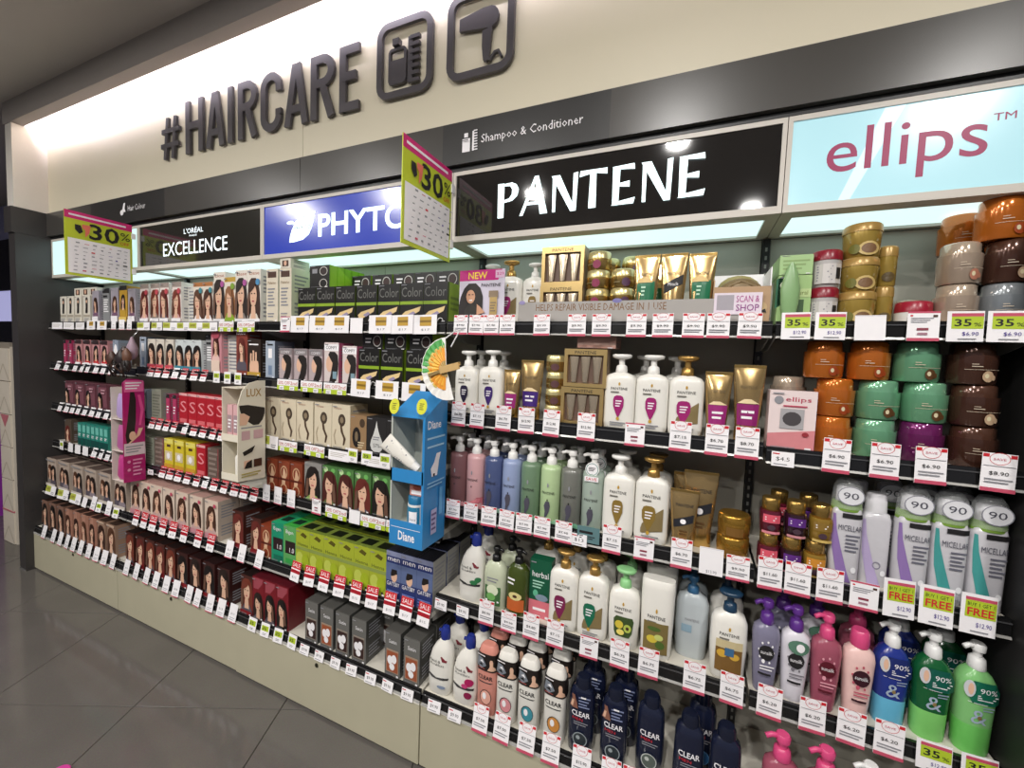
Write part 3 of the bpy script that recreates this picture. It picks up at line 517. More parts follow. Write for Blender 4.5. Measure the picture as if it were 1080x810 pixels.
carton('green_girl', .085, .08, .165, C_('#4c7a40'), lambda q: [('e', .22, .9, .14, .07, M('#bfe0a0')), ('e', .7, .9, .14, .06, M('#6fb85c'))]+girl(.5, .46, .7, HRED, M('#5c6a36'), asp=q*.7), 'leaf green carton with auburn portrait')
carton('green_dark', .09, .08, .165, C_('#4f7d42'), lambda q: [('e', .22, .9, .14, .07, M('#bfe0a0')), ('e', .7, .9, .14, .06, M('#6fb85c'))]+girl(.5, .46, .75, HBLK, M('#2f3a26'), asp=q*.7), 'leaf green carton with black haired portrait')
carton('aqua_box', .076, .1, .175, C_('#15926c'), [('r', .15, .3, .95, .62, M('#2b1a1c')), ('t', .5, .34, .85, .46, '1.0', PAPER), ('t', .2, .78, .8, .9, 'Bigen', PAPER), ('r', .2, .02, .95, .18, M('#0e6f55'))], 'teal green carton with black window', top=C_('#21a46f'), topops=[('r', .2, .3, .8, .75, M('#123324'))])
carton('apple_box', .076, .1, .175, C_('#5aa85a'), [('r', .15, .3, .95, .62, M('#2b1a1c')), ('t', .5, .34, .85, .46, '1.0', PAPER), ('t', .2, .78, .8, .9, 'Bigen', PAPER), ('r', .2, .02, .95, .18, M('#2f9f45'))], 'apple green carton with black window', top=C_('#37a53e'), topops=[('r', .2, .3, .8, .75, M('#123324'))])
carton('lime_box', .0805, .088, .175, C_('#a6b22a'), [('p', [(.3, .86), (.7, .8), (.8, .88), (.5, .94)], M('#5a5212')), ('t', .12, .6, .9, .68, 'Henna', M('#5f6a2a')), ('r', 0, .5, 1, .58, M('#8b9c4a')), ('e', .3, .3, .26, .15, M('#bdc94e')), ('e', .72, .26, .26, .16, M('#a3b51c')), ('r', .75, .03, .85, .1, INK)], 'lime green henna carton', top=C_('#6f8030'), side=C_('#8f9c2c'), topops=[('r', .15, .25, .85, .8, M('#141a0a'))])
carton('navy_man', .070, .088, .19, C_('#27346f'), [('r', 0, .9, 1, 1, M('#8b92b4')), ('t', .1, .8, .9, .87, 'men', PAPER), ('r', 0, .4, 1, .76, M('#5a6a94')), ('e', .55, .5, .2, .12, SKIN), ('s', [(.5, .34, .46), (.56, .34, .76), (.64, .4, .74)], HBLK), ('t', .08, .3, .92, .38, 'GATSBY', PAPER), ('l', .1, .05, .9, .22, 3, M('#6a7ac0'))], 'navy carton with man portrait', top=C_('#23242c', .2), side=C_('#9d9c96'), sops=[('l', .12, .1, .88, .9, 10, GREYT)])

def stack_h(k): return KINDS[k]['h']

# ---- bottles
def pump_parts(root, z, col, s=1., nozzle=-1, head='disc'):
    """neck collar, stem and press head on top of a bottle at height z"""
    pc_ = MB().loft([(z, .017*s, .017*s), (z+.003*s, .018*s, .018*s), (z+.022*s, .016*s, .016*s), (z+.026*s, .011*s, .011*s)], col, 16); pc_ = pc_.build('pump', root)
    h = MB().loft([(z+.024*s, .009*s, .009*s), (z+.045*s, .009*s, .009*s)], col, 12)
    if head == 'disc': h.loft([(z+.043*s, .012*s, .012*s), (z+.048*s, .028*s, .022*s), (z+.056*s, .030*s, .024*s), (z+.059*s, .024*s, .018*s)], col, 18)
    else:
        h.loft([(z+.040*s, .014*s, .014*s), (z+.052*s, .015*s, .015*s), (z+.056*s, .012*s, .012*s)], col, 16)
        h.tube([(0, 0, z+.049*s), (nozzle*.022*s, -.006*s, z+.051*s), (nozzle*.034*s, -.010*s, z+.046*s)], .0055*s, col)
    h.build('pump_head', pc_)
def bottle(key, w, d, hb, body, desc, prof, p, label, pump=None, cap=None, extra=None, name='shampoo_bottle', grp='hair care bottles', h=None, cat='bottle'):
    """prof: list of (zfrac, rxfrac, ryfrac)"""
    def fn():
        r = empty(name); zs = [q[0]*hb for q in prof]
        def interp(z, i):
            for a, b in zip(prof, prof[1:]):
                if a[0]*hb <= z <= b[0]*hb+1e-9:
                    t = (z-a[0]*hb)/max(1e-9, (b[0]-a[0])*hb); return a[i]+(b[i]-a[i])*t
            return prof[-1][i]
        rx = lambda z: interp(z, 1)*w/2; ry = lambda z: interp(z, 2)*d/2
        MB().loft([(q[0]*hb, q[1]*w/2, q[2]*d/2) for q in prof], body, 24, p).build('body', r)
        if label:
            P = curved(w/2, 0, hb, rx, ry, p)
            MB().art(label(hb/w), P).build('label', r)
        if pump: pump_parts(r, hb-.002, *pump)
        if cap: cap(r, hb)
        if extra: extra(r)
        return r
    kind(key, w, d, h or hb+.055, cat, desc, grp, fn)
PW = M('#e9e6dd', .28, noise=.01, coat=.3)
PANP = [(0, .86, .86), (.03, .96, .95), (.12, 1, 1), (.8, 1, 1), (.9, .97, .97), (.96, .82, .85), (1., .42, .6)]
def plogo(c=INK, z=.7): return [('t', .24, z, .76, z+.045, 'PANTENE', c), ('e', .5, z+.105, .03, .03, GOLDP), ('r', .24, z-.055, .5, z-.03, M('#77746c'))]
def drop(c, z0=.22, z1=.6, cx=.5, hw=.17): return [('s', [(z0, cx-.02, cx+.02), (z0+.08*(z1-z0)/.38, cx-hw*.5, cx+hw*.5), (z0+.5*(z1-z0), cx-hw*.95, cx+hw*.95), (z0+.8*(z1-z0), cx-hw, cx+hw), (z1-.02, cx-hw*.8, cx+hw*.8), (z1, cx-hw*.4, cx+hw*.4)], c),
    ('l', cx-hw*.55, z0+.45*(z1-z0), cx+hw*.6, z0+.8*(z1-z0), 3, PAPER), ('e', cx, z0-.03, .05, .03, GOLDP), ('l', .25, .06, .75, .14, 2, GREYT)]
WP = (M('#eceae4', .3, noise=0), 1., -1, 'disc'); GP = (M('#c09650', .25, .7), 1., -1, 'disc')
bottle('pan_purple', .094, .055, .172, PW, 'white pump bottle with purple drop label', PANP, 4, lambda q: plogo()+drop(PURPLE), WP)
bottle('pan_navy', .094, .055, .172, PW, 'white pump bottle with dark plum drop label', PANP, 4, lambda q: plogo()+drop(M('#231b3a')), WP)
bottle('pan_mag', .094, .055, .172, PW, 'white pump bottle with magenta drop label', PANP, 4, lambda q: plogo()+drop(MAGENTA), WP)
TAUPE = M('#8d7a50', .35, .2)
def swoosh(c, hw=.2): return [('s', [(.16, .22, .3), (.22, .22, .86), (.3, .26, .86), (.42, .5, .86), (.56, .84, .86)], TAUPE)]+drop(c, .2, .58, .44, hw)
bottle('pan_magg', .094, .055, .172, PW, 'white bottle, gold pump, magenta drop and swoosh', PANP, 4, lambda q: plogo()+swoosh(MAGENTA), GP)
bottle('pan_gold', .096, .055, .195, PW, 'white pump bottle with olive gold drop label', PANP, 4, lambda q: plogo()+drop(M('#8a6f2e')), WP)
bottle('pan_goldg', .096, .055, .195, PW, 'white bottle, gold pump, olive gold swoosh', PANP, 4, lambda q: plogo()+swoosh(M('#8a6f2e')), GP)
bottle('pan_wine', .095, .058, .2, PW, 'white bottle, gold pump, wine drop and swoosh', PANP, 4, lambda q: plogo(z=.72)+swoosh(M('#7d1b4c')), GP)
bottle('pan_emer', .095, .058, .2, PW, 'white bottle, gold pump, emerald drop and swoosh', PANP, 4, lambda q: plogo(z=.72)+swoosh(M('#116b4d')), GP)
SLIM = [(0, .8, .85), (.03, .9, .95), (.5, 1, 1), (.85, .96, .98), (.95, .8, .85), (1, .42, .6)]
def fruit(bg): return [('s', [(.22, .3, .72), (.3, .24, .8), (.5, .22, .84), (.56, .3, .8)], bg), ('e', .4, .42, .13, .07, M('#d8c23c')), ('e', .66, .38, .12, .07, M('#b8c850')), ('e', .66, .38, .05, .03, HBRN), ('e', .45, .3, .12, .05, M('#ecd968'))]
bottle('pan_green', .095, .058, .185, PW, 'white bottle with pale green pump, fruit label', SLIM, 3, lambda q: plogo(z=.66)+fruit(M('#3c5226')), (M('#8fd08a', .35), 1., -1, 'disc'))
FL = [(0, .82, .8), (.04, .9, .9), (.5, .97, 1), (.9, 1, 1), (.97, 1, .9), (1., .96, .75)]
bottle('pan_flip', .095, .055, .235, PW, 'capless white bottle with tall fruit label', FL, 3.2, lambda q: plogo(z=.52)+[('r', .14, .08, .86, .48, M('#7d6c3c'))]+[('e', .4, .26, .16, .05, M('#d8c23c')), ('e', .64, .2, .14, .05, M('#4d6a2a')), ('e', .45, .4, .2, .03, M('#4d6a2a')), ('e', .6, .3, .13, .04, M('#c8d070'))], h=.235)
bottle('pan_bronze', .094, .058, .19, PW, 'white bottle with navy pump, bronze label', SLIM, 3, lambda q: plogo(z=.68)+[('r', .16, .14, .86, .6, M('#7d5a2a')), ('r', .16, .5, .86, .62, M('#c9b88c')), ('e', .33, .42, .14, .06, M('#d8a838')), ('e', .66, .4, .13, .05, M('#d8a838')), ('r', .4, .4, .64, .52, M('#3a6a94'))], (M('#1c3a54', .3), 1., -1, 'disc'))
bottle('frost_blue', .09, .055, .185, M('#b7bfc2', .2, noise=.01, coat=.3), 'frosted clear bottle with blue cap', SLIM, 3, lambda q: [('t', .3, .6, .7, .64, 'PANTENE', GREYT), ('r', .2, .42, .5, .54, M('#8aa7b8'))], (M('#2f5f86', .3), .9, -1, 'top'))
CYL = [(0, .9, .9), (.03, 1, 1), (.9, 1, 1), (.97, .92, .92), (1, .5, .5)]
def micro(c=INK, extra=()): return [('t', .2, .5, .8, .545, 'PANTENE', c), ('e', .5, .66, .04, .04, GREYT), ('e', .5, .4, .03, .02, c)]+list(extra)
bird = (('s', [(.1, .38, .46), (.2, .4, .6), (.3, .34, .64), (.38, .42, .6)], M('#4d4a58')),)
NP = (M('#e9e7e2', .3, noise=0), 1., -1, 'top')
for k, c, ds, ex_ in (('pas_pinkt', '#7d5558', 'translucent dusky pink pump bottle', ()), ('pas_pink', '#d9a6a8', 'blush pink cylindrical pump bottle', (('s', [(0, .0, 1.), (.1, .4, 1.), (.2, .8, 1.)], M('#c96a74')),)), ('pas_navy', '#4d5a86', 'translucent slate blue pump bottle', bird), ('pas_blue', '#93a2c8', 'powder blue cylindrical pump bottle', bird),
                   ('pas_greent', '#6e8a6c', 'translucent moss green pump bottle', bird), ('pas_green', '#b5cf9a', 'pale lime cylindrical pump bottle', bird), ('pas_grey', '#74756e', 'translucent smoky grey pump bottle', bird), ('pas_sage', '#a3b3a6', 'sage grey pump bottle with neck tag', bird)):
    def exf(r, kk=k):
        if kk == 'pas_sage':
            MB().art([('e', .5, .5, .5, .5, PAPER), ('o', .5, .5, .44, .44, .1, M('#4a8a7a')), ('l', .25, .35, .75, .65, 3, INK)], flat(-.022, .022, .178, .222, -.03)).art([('r', 0, 0, 1, 1, PAPER), ('t', .1, .2, .9, .8, 'SAVE', RED)], flat(-.022, .022, .162, .178, -.036)).build('neck_tag', r)
    bottle(k, .07, .066, .192, M(c, .22, noise=.01, coat=.3), ds, CYL, 2, (lambda q, e=ex_: micro(extra=e)), NP, extra=exf, name='pump_bottle')
# asymmetrical anti dandruff bottle
def hs(key, desc, acc, pic):
    def cap(r, hb):
        MB().loft([(hb-.004, .018, .016), (hb+.012, .019, .017), (hb+.03, .017, .015), (hb+.038, .012, .011)], M('#1f2f86', .25, coat=.4), 16, cx=.012).build('cap', r)
        MB().tube([(.012, 0, hb+.02), (-.012, -.004, hb+.022)], .006, M('#1f2f86', .25)).build('cap_spout', r)
    def fn():
        r = empty('shampoo_bottle'); hb = .2; w = .1; d = .06
        pf = [(0, .04, .026, -.002), (.006, .044, .029, -.002), (.05, .048, .03, 0), (.11, .047, .03, 0), (.15, .041, .028, .005), (.175, .032, .024, .01), (.19, .02, .017, .012), (.2, .016, .014, .012)]
        MB().loft([(q[0], q[1], q[2], q[3]) for q in pf], PW, 24, 2.6).build('body', r)
        rxf = lambda z: .047 if z < .12 else .047-(z-.12)*.25; ryf = lambda z: .0305 if z < .13 else .0305-(z-.13)*.1
        MB().art([('t', .18, .60, .62, .645, 'head &', INK), ('t', .18, .545, .76, .59, 'shoulders', INK), ('p', [(.62, .72), (.9, .72), (.84, .63), (.7, .64)], M('#7a1f2c')), ('s', [(.36, .08, .12), (.33, .1, .5), (.31, .3, .9), (.35, .84, .92)], INK)]+pic, curved(w/2, 0, hb, rxf, ryf, 2.6)).build('label', r)
        cap(r, hb); return r
    kind(key, .1, .06, .24, 'bottle', desc, 'hair care bottles', fn)
hs('hs_green', 'white curved bottle, blue cap, green leaf print', None, [('e', .7, .38, .14, .04, M('#2f7d4a')), ('e', .84, .43, .1, .05, M('#2f7d4a'))])
hs('hs_plain', 'white curved bottle, blue cap, grey band', None, [('e', .68, .18, .16, .03, M('#7f8fa8'))])
hs('hs_pink', 'white curved bottle, blue cap, magenta flowers', None, [('e', .75, .45, .16, .07, M('#b3175a')), ('e', .72, .22, .14, .06, M('#8e1446')), ('e', .6, .38, .12, .04, M('#c73a76'))])
BODY2 = [(0, .88, .9), (.04, 1, 1), (.7, 1, 1), (.85, .95, .95), (.95, .7, .75), (1, .4, .55)]
BP = (M('#141414', .3), .9, 1, 'top')
bottle('herbal', .085, .055, .165, M('#c6cdb0', .2, coat=.3), 'pale green bottle with black pump, leaf label', BODY2, 2.6, lambda q: [('r', .15, .1, .85, .5, M('#3f6b3a')), ('e', .5, .42, .26, .12, M('#dfe6c6')), ('e', .45, .28, .2, .08, M('#6fae5a')), ('l', .2, .15, .8, .22, 1, PAPER), ('l', .25, .58, .75, .7, 2, GREYT)], BP)
bottle('avocado', .08, .06, .175, M('#3f4c18', .2, coat=.4), 'olive bottle with black pump, avocado label', BODY2, 2.4, lambda q: [('r', .14, .1, .9, .34, M('#c8602a')), ('e', .52, .4, .3, .08, M('#dfd08a')), ('e', .52, .4, .1, .03, HBRN), ('l', .15, .6, .5, .76, 2, PAPER)], BP)
# clear style white bottles with photo sleeve
def clear(key, desc, body, disc, text=INK, disc2=None, sleeve=True):
    def fn():
        r = empty('shampoo_bottle'); w, d, hb = .07, .05, .235
        pf = [(0, .88, .9), (.03, 1, 1), (.7, 1, 1), (.88, .94, .92), (.97, .8, .78), (1, .6, .6)]
        MB().loft([(q[0]*hb, q[1]*w/2, q[2]*d/2) for q in pf], body, 20, 3.2).build('body', r)
        P = curved(w/2, 0, hb, lambda z: w/2*(1 if z < .17 else .95), lambda z: d/2*(1.0 if z < .17 else .97), 3.2)
        MB().art([('t', .12, .53, .88, .59, '*CLEAR', text), ('s', [(.5, .1, .3), (.485, .2, .8), (.5, .7, .9)], text), ('e', .55, .28, .3, .11, text), ('e', .56, .28, .27, .1, disc), ('e', .5, .3, .1, .05, disc2 or PAPER)], P).build('label', r)
        if sleeve:
            s = MB().loft([(hb*.66, w*.53, d*.55), (hb*.8, w*.52, d*.54), (hb*.9, w*.49, d*.48)], HBLK, 20, 3.2, cap=False)
            s.art([('p', [(.06, .72), (.3, .69), (.56, .75), (.4, .84), (.14, .86)], M('#7d848e')), ('p', [(.16, .75), (.4, .73), (.34, .78)], INK), ('p', [(.22, .8), (.44, .78), (.36, .83)], PAPER), ('s', [(.69, .62, .98), (.73, .7, .96), (.76, .74, .88), (.82, .72, .88), (.85, .76, .84)], SKIN), ('l', .1, .87, .5, .9, 1, PAPER), ('l', .12, .695, .5, .71, 1, M('#d05a50'))], curved(w*.53, 0, hb, lambda z: w*.53, lambda z: d*.555, 3.2))
            s.build('photo_sleeve', r)
        return r
    kind(key, .07, .05, .235, 'bottle', desc, 'hair care bottles', fn)
clear('clr_pinkb', 'salmon pink bottle with black photo sleeve', M('#d98c7c', .3), M('#e8a896'))
clear('clr_pink', 'white bottle, pink disc, black photo sleeve', PW, M('#d98a90'))
clear('clr_teal', 'white bottle, teal disc, black photo sleeve', PW, M('#3a90a0'))
clear('clr_orange', 'white bottle, orange disc, black photo sleeve', PW, M('#d08a3c'))
NAVY = M('#161c33', .25, coat=.4)
def navyb(key, desc, disc, ring, cap=True):
    def fn():
        r = empty('shampoo_bottle'); w, d, hb = .078, .055, .205
        pf = [(0, .84, .86), (.03, .97, .98), (.3, 1, 1), (.85, .96, .96), (.94, .86, .86), (1, .56, .6)]
        MB().loft([(q[0]*hb, q[1]*w/2, q[2]*d/2) for q in pf], NAVY, 20, 2.8).build('body', r)
        P = curved(w/2, 0, hb, lambda z: w/2*.98, lambda z: d/2*1., 2.8)
        MB().art([('t', .16, .6, .86, .68, '*CLEAR', PAPER), ('t', .2, .54, .6, .58, 'MEN', RED), ('l', .25, .46, .8, .52, 2, GREYT), ('e', .52, .26, .26, .1, disc), ('o', .52, .26, .28, .11, .12, ring), ('e', .45, .29, .08, .03, ring)], P).build('label', r)
        if key == 'navy_ring':
            sl = MB().loft([(hb*.7, w*.505, d*.52), (hb*.85, w*.495, d*.505), (hb*.95, w*.44, d*.45)], M('#141a33', .2), 20, 2.8, cap=False)
            sl.art([('s', [(.72, .06, .4), (.8, .12, .36), (.86, .16, .3), (.92, .14, .26)], M('#8a5a48')), ('s', [(.74, .1, .2), (.84, .16, .24)], SKIN), ('l', .42, .74, .86, .92, 4, M('#7f8ab0')), ('r', .5, .9, .7, .925, PAPER)], curved(w*.5, 0, hb, lambda z: w*.51, lambda z: d*.535, 2.8)); sl.build('photo_sleeve', r)
        MB().loft([(hb-.004, .024, .02), (hb+.02, .023, .019), (hb+.03, .018, .016)], M('#12182c', .25, coat=.3), 16).build('cap', r)
        return r
    kind(key, .08, .055, .235, 'bottle', desc, 'hair care bottles', fn)
navyb('navy_ring', 'navy bottle with silver ring emblem', M('#2a3338'), M('#9aa3a6'))
navyb('navy_grey', 'navy bottle with grey crescent picture', M('#59635c'), M('#c4c9c4'))
navyb('navy_blue', 'navy bottle with bright blue globe', M('#2c6fb0'), M('#5fa0d8'))
# sunsilk style
def sun(key, desc, body, pump, oval, acc, cap=False, tagc=None):
    def fn():
        r = empty('shampoo_bottle'); w, d, hb = .079, .05, .19
        pf = [(0, .68, .8), (.04, .74, .9), (.3, .84, .98), (.6, .94, 1), (.82, 1, 1), (.92, .9, .92), (.97, .6, .7), (1, .38, .55)]
        MB().loft([(q[0]*hb, q[1]*w/2, q[2]*d/2) for q in pf], body, 22, 2.6).build('body', r)
        P = curved(w/2, 0, hb, lambda z: w/2*(.76+.26*z/hb), lambda z: d/2*1.0, 2.6)
        o = [('e', .5+.26*math.cos(t), .62+.15*math.sin(t), .035, .018, acc) for t in (0, .7, 1.4, 2.2, 3, 3.7, 4.4, 5.2)]
        o += [('e', .5, .62, .27, .11, oval), ('t', .3, .60, .7, .65, 'sunsilk', PAPER), ('l', .3, .36, .8, .44, 2, acc), ('r', .25, .3, .7, .33, oval), ('e', .4, .5, .06, .03, acc)]
        if tagc: o += [('e', .55, .82, .36, .1, tagc), ('e', .6, .82, .14, .06, PAPER)]
        MB().art(o, P).build('label', r)
        if cap: MB().loft([(hb-.003, .022, .02), (hb+.008, .024, .021), (hb+.034, .022, .02), (hb+.038, .018, .016)], pump, 18).build('cap', r)
        else: pump_parts(r, hb-.002, pump, 1.1, -1, 'top')
        return r
    kind(key, .079, .05, .24, 'bottle', desc, 'hair care bottles', fn)
SPUR = M('#5a2c86', .3, noise=0); SPNK = M('#d9467c', .3, noise=0)
sun('sun_grey', 'violet grey bottle with purple pump', M('#7d7a92', .2, coat=.3), SPUR, INK, PAPER)
sun('sun_white', 'white bottle with purple pump, green tag', M('#dcd8e0', .25, coat=.3), SPUR, INK, M('#77747c'), tagc=M('#56806a'))
sun('sun_rose', 'translucent rose red bottle with pink pump', M('#a04e62', .2, coat=.3), SPNK, M('#5c1222'), M('#e39aa8'))
sun('sun_blush', 'pale blush bottle with pink screw cap', M('#edc4bd', .25, coat=.3), SPNK, M('#3a1420'), M('#c9566a'), cap=True)
# body wash with ampersand
def wash(key, desc, body, low, tagm):
    def fn():
        r = empty('body_wash_bottle'); w, d, hb = .086, .055, .2
        pf = [(0, .8, .85), (.04, .86, .95), (.4, .92, 1), (.72, 1, 1), (.85, .96, .97), (.94, .7, .8), (1, .36, .5)]
        zf = .36
        lo = [q for q in pf if q[0] < zf]+[(zf, .91, .99)]; hi = [(zf, .91, .99)]+[q for q in pf if q[0] > zf]
        MB().loft([(q[0]*hb, q[1]*w/2, q[2]*d/2) for q in hi], body, 22, 2.6).build('body', r)
        MB().loft([(q[0]*hb, q[1]*w/2, q[2]*d/2) for q in lo], low, 22, 2.6).build('lower_body', r)
        P = curved(w/2, 0, hb, lambda z: w/2*.96, lambda z: d/2*1.01, 2.6)
        MB().art([('t', .3, .4, .68, .56, '&', M('#9fb0c4')), ('e', .5, .475, .05, .025, GOLDL), ('r', .2, .64, .8, .645, PAPER), ('l', .55, .56, .85, .62, 2, M('#8fa0b8'))], P).build('label', r)
        MB().art([('s', [(.64, .3, 1.), (.78, .12, .98), (.9, .3, .8)], tagm), ('t', .45, .77, .85, .83, '90%', PAPER), ('l', .4, .68, .9, .75, 3, PAPER), ('e', .22, .8, .12, .1, M('#c9ccd0')), ('e', .24, .8, .06, .07, SKIN)], curved(w*.52, 0, hb, lambda z: w*.54, lambda z: d*.52, 2.6)).build('neck_tag', r)
        pump_parts(r, hb-.002, M('#e4e4e2', .3, noise=0), 1.05, -1, 'top')
        return r
    kind(key, .088, .06, .255, 'bottle', desc, 'body wash bottles', fn)
wash('wash_blue', 'royal blue pump bottle with sky blue base', M('#22348c', .22, coat=.4), M('#62b8dc', .3), M('#1c2b70'))
wash('wash_green', 'deep green pump bottle with lime base', M('#125c30', .22, coat=.4), M('#7fce6a', .3), M('#0c5c4c'))
wash('wash_lime', 'bright light green pump bottle', M('#7fc274', .22, coat=.4), M('#6cc65c', .3), M('#0f6a50'))
# micellar
def mic(key, desc, tone, tagged=True, grn=M('#7da53c')):
    def fn():
        r = empty('shampoo_bottle'); w, d, hb = .064, .046, .2; b = M('#c9c7cc', .2, coat=.3)
        MB().loft([(0, w*.44, d*.44), (.006, w*.49, d*.49), (hb*.5, w*.5, d*.5), (hb*.9, w*.5, d*.5), (hb*.98, w*.44, d*.44), (hb, w*.3, d*.3)], b, 20, 4).build('body', r)
        P = curved(w/2, 0, hb, lambda z: w/2, lambda z: d/2, 4)
        o = [('s', [(.03, .3, .72), (.2, .2, .55), (.45, .06, .34), (.7, .03, .16), (.9, .03, .1)], tone), ('e', .78, .2, .09, .04, M('#e8e8ea'))]
        if tagged: o += [('r', .3, .86, .95, .92, INK), ('t', .2, .7, .96, .77, 'MICELLAR', M('#4a4a5a')), ('l', .45, .42, .92, .66, 5, M('#6a6a78'))]
        else: o += [('o', .55, .3, .14, .05, .25, M('#8f8a9c'))]
        MB().art(o, P).build('label', r)
        MB().loft([(hb-.002, .024, .02), (hb+.045, .023, .019), (hb+.05, .018, .015)], M('#dedce0', .3), 18).build('cap', r)
        if tagged:
            g = MB().loft([(hb-.012, .032, .025), (hb-.002, .0325, .026), (hb+.012, .03, .024)], grn, 20, cap=False)
            g.art([('e', .5, .5, .5, .5, M('#e2e2e6')), ('o', .5, .5, .5, .5, .08, M('#8c8c96')), ('t', .22, .34, .78, .68, '90', M('#50505c'))], flat(-.028, .028, hb+.006, hb+.054, -.028))
            g.build('neck_tag', r)
            MB().loft([(hb-.005, .033, .028), (hb+.02, .032, .027), (hb+.05, .03, .025), (hb+.066, .02, .018)], CLEARP, 14).build('plastic_wrap', r)
        return r
    kind(key, .066, .056, .265, 'bottle', desc, 'hair care bottles', fn)
mic('mic_lav', 'lavender striped bottle with round ninety tag', M('#8d6fae'))
mic('mic_plain', 'lavender bottle with bare white cap', M('#b5a4cc'), False)
mic('mic_teal', 'teal striped bottle with round ninety tag', M('#3f9a96'))
# ---- jars, tubes
def jar(key, w, h, body, lid, desc, ops=None, lidh=.25, neck=.92, grp='hair mask jars', name='hair_mask_jar', taper=.97):
    def fn():
        r = empty(name); bh = h*(1-lidh)
        MB().loft([(0, w*.5*taper*.93, w*.5*taper*.93), (.004, w*.5*taper, w*.5*taper), (bh*.9, w*.5, w*.5), (bh, w*.5, w*.5)], body, 28).build('body', r)
        MB().loft([(bh, w*.5*neck, w*.5*neck), (bh+.002, w*.5*neck, w*.5*neck), (h-.005, w*.5*neck*.98, w*.5*neck*.98), (h-.001, w*.5*neck*.9, w*.5*neck*.9), (h, w*.4*neck, w*.4*neck)], lid, 28).build('lid', r)
        if ops: MB().art(ops, curved(w/2, 0, bh, lambda z: w/2, lambda z: w/2, 2)).build('label', r)
        return r
    kind(key, w, w, h, 'jar', desc, grp, fn)
def gl(c): return M(c, .16, .35, noise=.01, coat=.6)
JL = lambda a: [('r', .2, .500, .92, .512, M('#cbb9a0')), ('e', .63, .28, .12, .19, a), ('e', .60, .30, .045, .08, M('#d9cba4')), ('e', .74, .24, .05, .09, a), ('r', .3, .60, .5, .625, M('#cbb9a0')), ('r', .3, .68, .42, .70, M('#cbb9a0'))]
for k, c, l, a, ds in (('j_orange', '#c86a1e', '#d0701f', '#9a3c10', 'glossy orange jar'), ('j_green', '#6fae84', '#7bb890', '#5a3a1c', 'glossy mint green jar'), ('j_purple', '#6e1e5a', '#7a2466', '#3a1030', 'glossy plum jar'),
                       ('j_brown', '#4d2f24', '#59382a', '#b89a7a', 'glossy chocolate brown jar'), ('j_grey', '#8d9499', '#9aa0a4', '#c9ccd0', 'glossy silver grey jar'), ('j_beige', '#b5a08c', '#c4b09a', '#b07058', 'glossy beige jar')):
    jar(k, .088, .096, gl(c), gl(l), ds, JL(M(a)), .3, .88)
jar('j_red', .075, .094, M('#b9b4b2', .3), M('#8c1428', .3), 'white label tub with crimson lid', [('r', .08, .12, .92, .85, M('#cfcac6')), ('l', .12, .2, .6, .8, 6, GREYT), ('r', .72, .3, .88, .7, INK)], .28, 1.04, taper=.88)
jar('j_redlow', .1, .075, M('#e4e0dc', .3), M('#a01830', .3), 'low white tub with crimson lid', [('l', .2, .2, .8, .6, 3, GREYT)], .45, 1.02)
jar('j_tan', .088, .083, M('#a98c3a', .25, .3, coat=.4), M('#b08c48', .3, .2), 'antique gold tub with wide lid', [('l', .1, .5, .9, .95, 2, M('#7a6420')), ('e', .55, .3, .28, .28, M('#cdb06a')), ('e', .55, .3, .2, .2, M('#7c5a3a')), ('e', .2, .3, .12, .2, M('#6d6a1c'))], .26, 1.04, taper=.92)
jar('j_tan_s', .05, .1, M('#a98c3a', .25, .3, coat=.4), M('#b08c48', .3, .2), 'small antique gold pot', [('l', .1, .5, .9, .95, 2, M('#7a6420')), ('e', .5, .3, .3, .16, M('#5c4a26'))], .26, 1.03)
jar('j_goldm', .078, .058, GOLD, M('#d9cc92', .25, .6, coat=.4), 'gold mask jar with magenta dot', [('e', .5, .45, .17, .4, M('#8c1a48')), ('r', .1, .4, .36, .52, M('#7d6a3a'))], .42, .97)
jar('j_goldp', .078, .058, GOLD, M('#d9cc92', .25, .6, coat=.4), 'gold mask jar with purple dot', [('e', .68, .45, .16, .4, M('#4e2a4a')), ('r', .2, .4, .46, .52, M('#7d6a3a'))], .42, .97)
jar('j_gold3', .068, .055, GOLD, M('#d9cc92', .25, .6, coat=.4), 'slim gold mask jar', [('e', .6, .45, .2, .36, M('#5c3a3c')), ('r', .1, .4, .36, .52, M('#7d6a3a'))], .4, .97)
jar('j_wide', .084, .062, M('#b98a34', .22, .7, coat=.4), M('#c29238', .2, .8), 'broad amber gold jar', [('r', .25, .15, .75, .8, M('#7a5420'))], .4, 1.)
def elix(key, desc, liq, lab, n2):
    def fn():
        r = empty('hair_serum_bottle'); w = .052
        MB().loft([(0, w*.42, w*.42), (.003, w*.48, w*.48), (.055, w*.5, w*.5), (.062, w*.46, w*.46)], liq, 20, 2.6).build('body', r)
        c = MB().loft([(.062, w*.4, w*.4), (.063, w*.42, w*.42), (.094, w*.42, w*.42), (.096, w*.38, w*.38)], M('#c09a50', .2, .85), 20); c.build('cap', r)
        MB().art([('r', .12, .5, .88, .86, lab), ('l', .2, .58, .7, .78, 2, PAPER), ('e', .5, .3, .18, .12, M('#4a3440')), ('r', .1, .03, .9, .14, n2)], curved(w/2, 0, .062, lambda z: w/2, lambda z: w/2, 2.6)).build('label', r)
        return r
    kind(key, .052, .05, .097, 'bottle', desc, 'hair serum bottles', fn)
elix('el_pink', 'wine serum bottle with coral label', M('#5a1226', .12, coat=.6), M('#e0566a'), M('#d9808c'))
elix('el_purple', 'dark serum bottle with purple label', M('#2c1020', .12, coat=.6), M('#5e2a84'), M('#c9868c'))
elix('el_gold', 'golden serum bottle turned to its print', M('#a8822e', .14, .4, coat=.6), M('#8a6a2a'), M('#d0b060'))
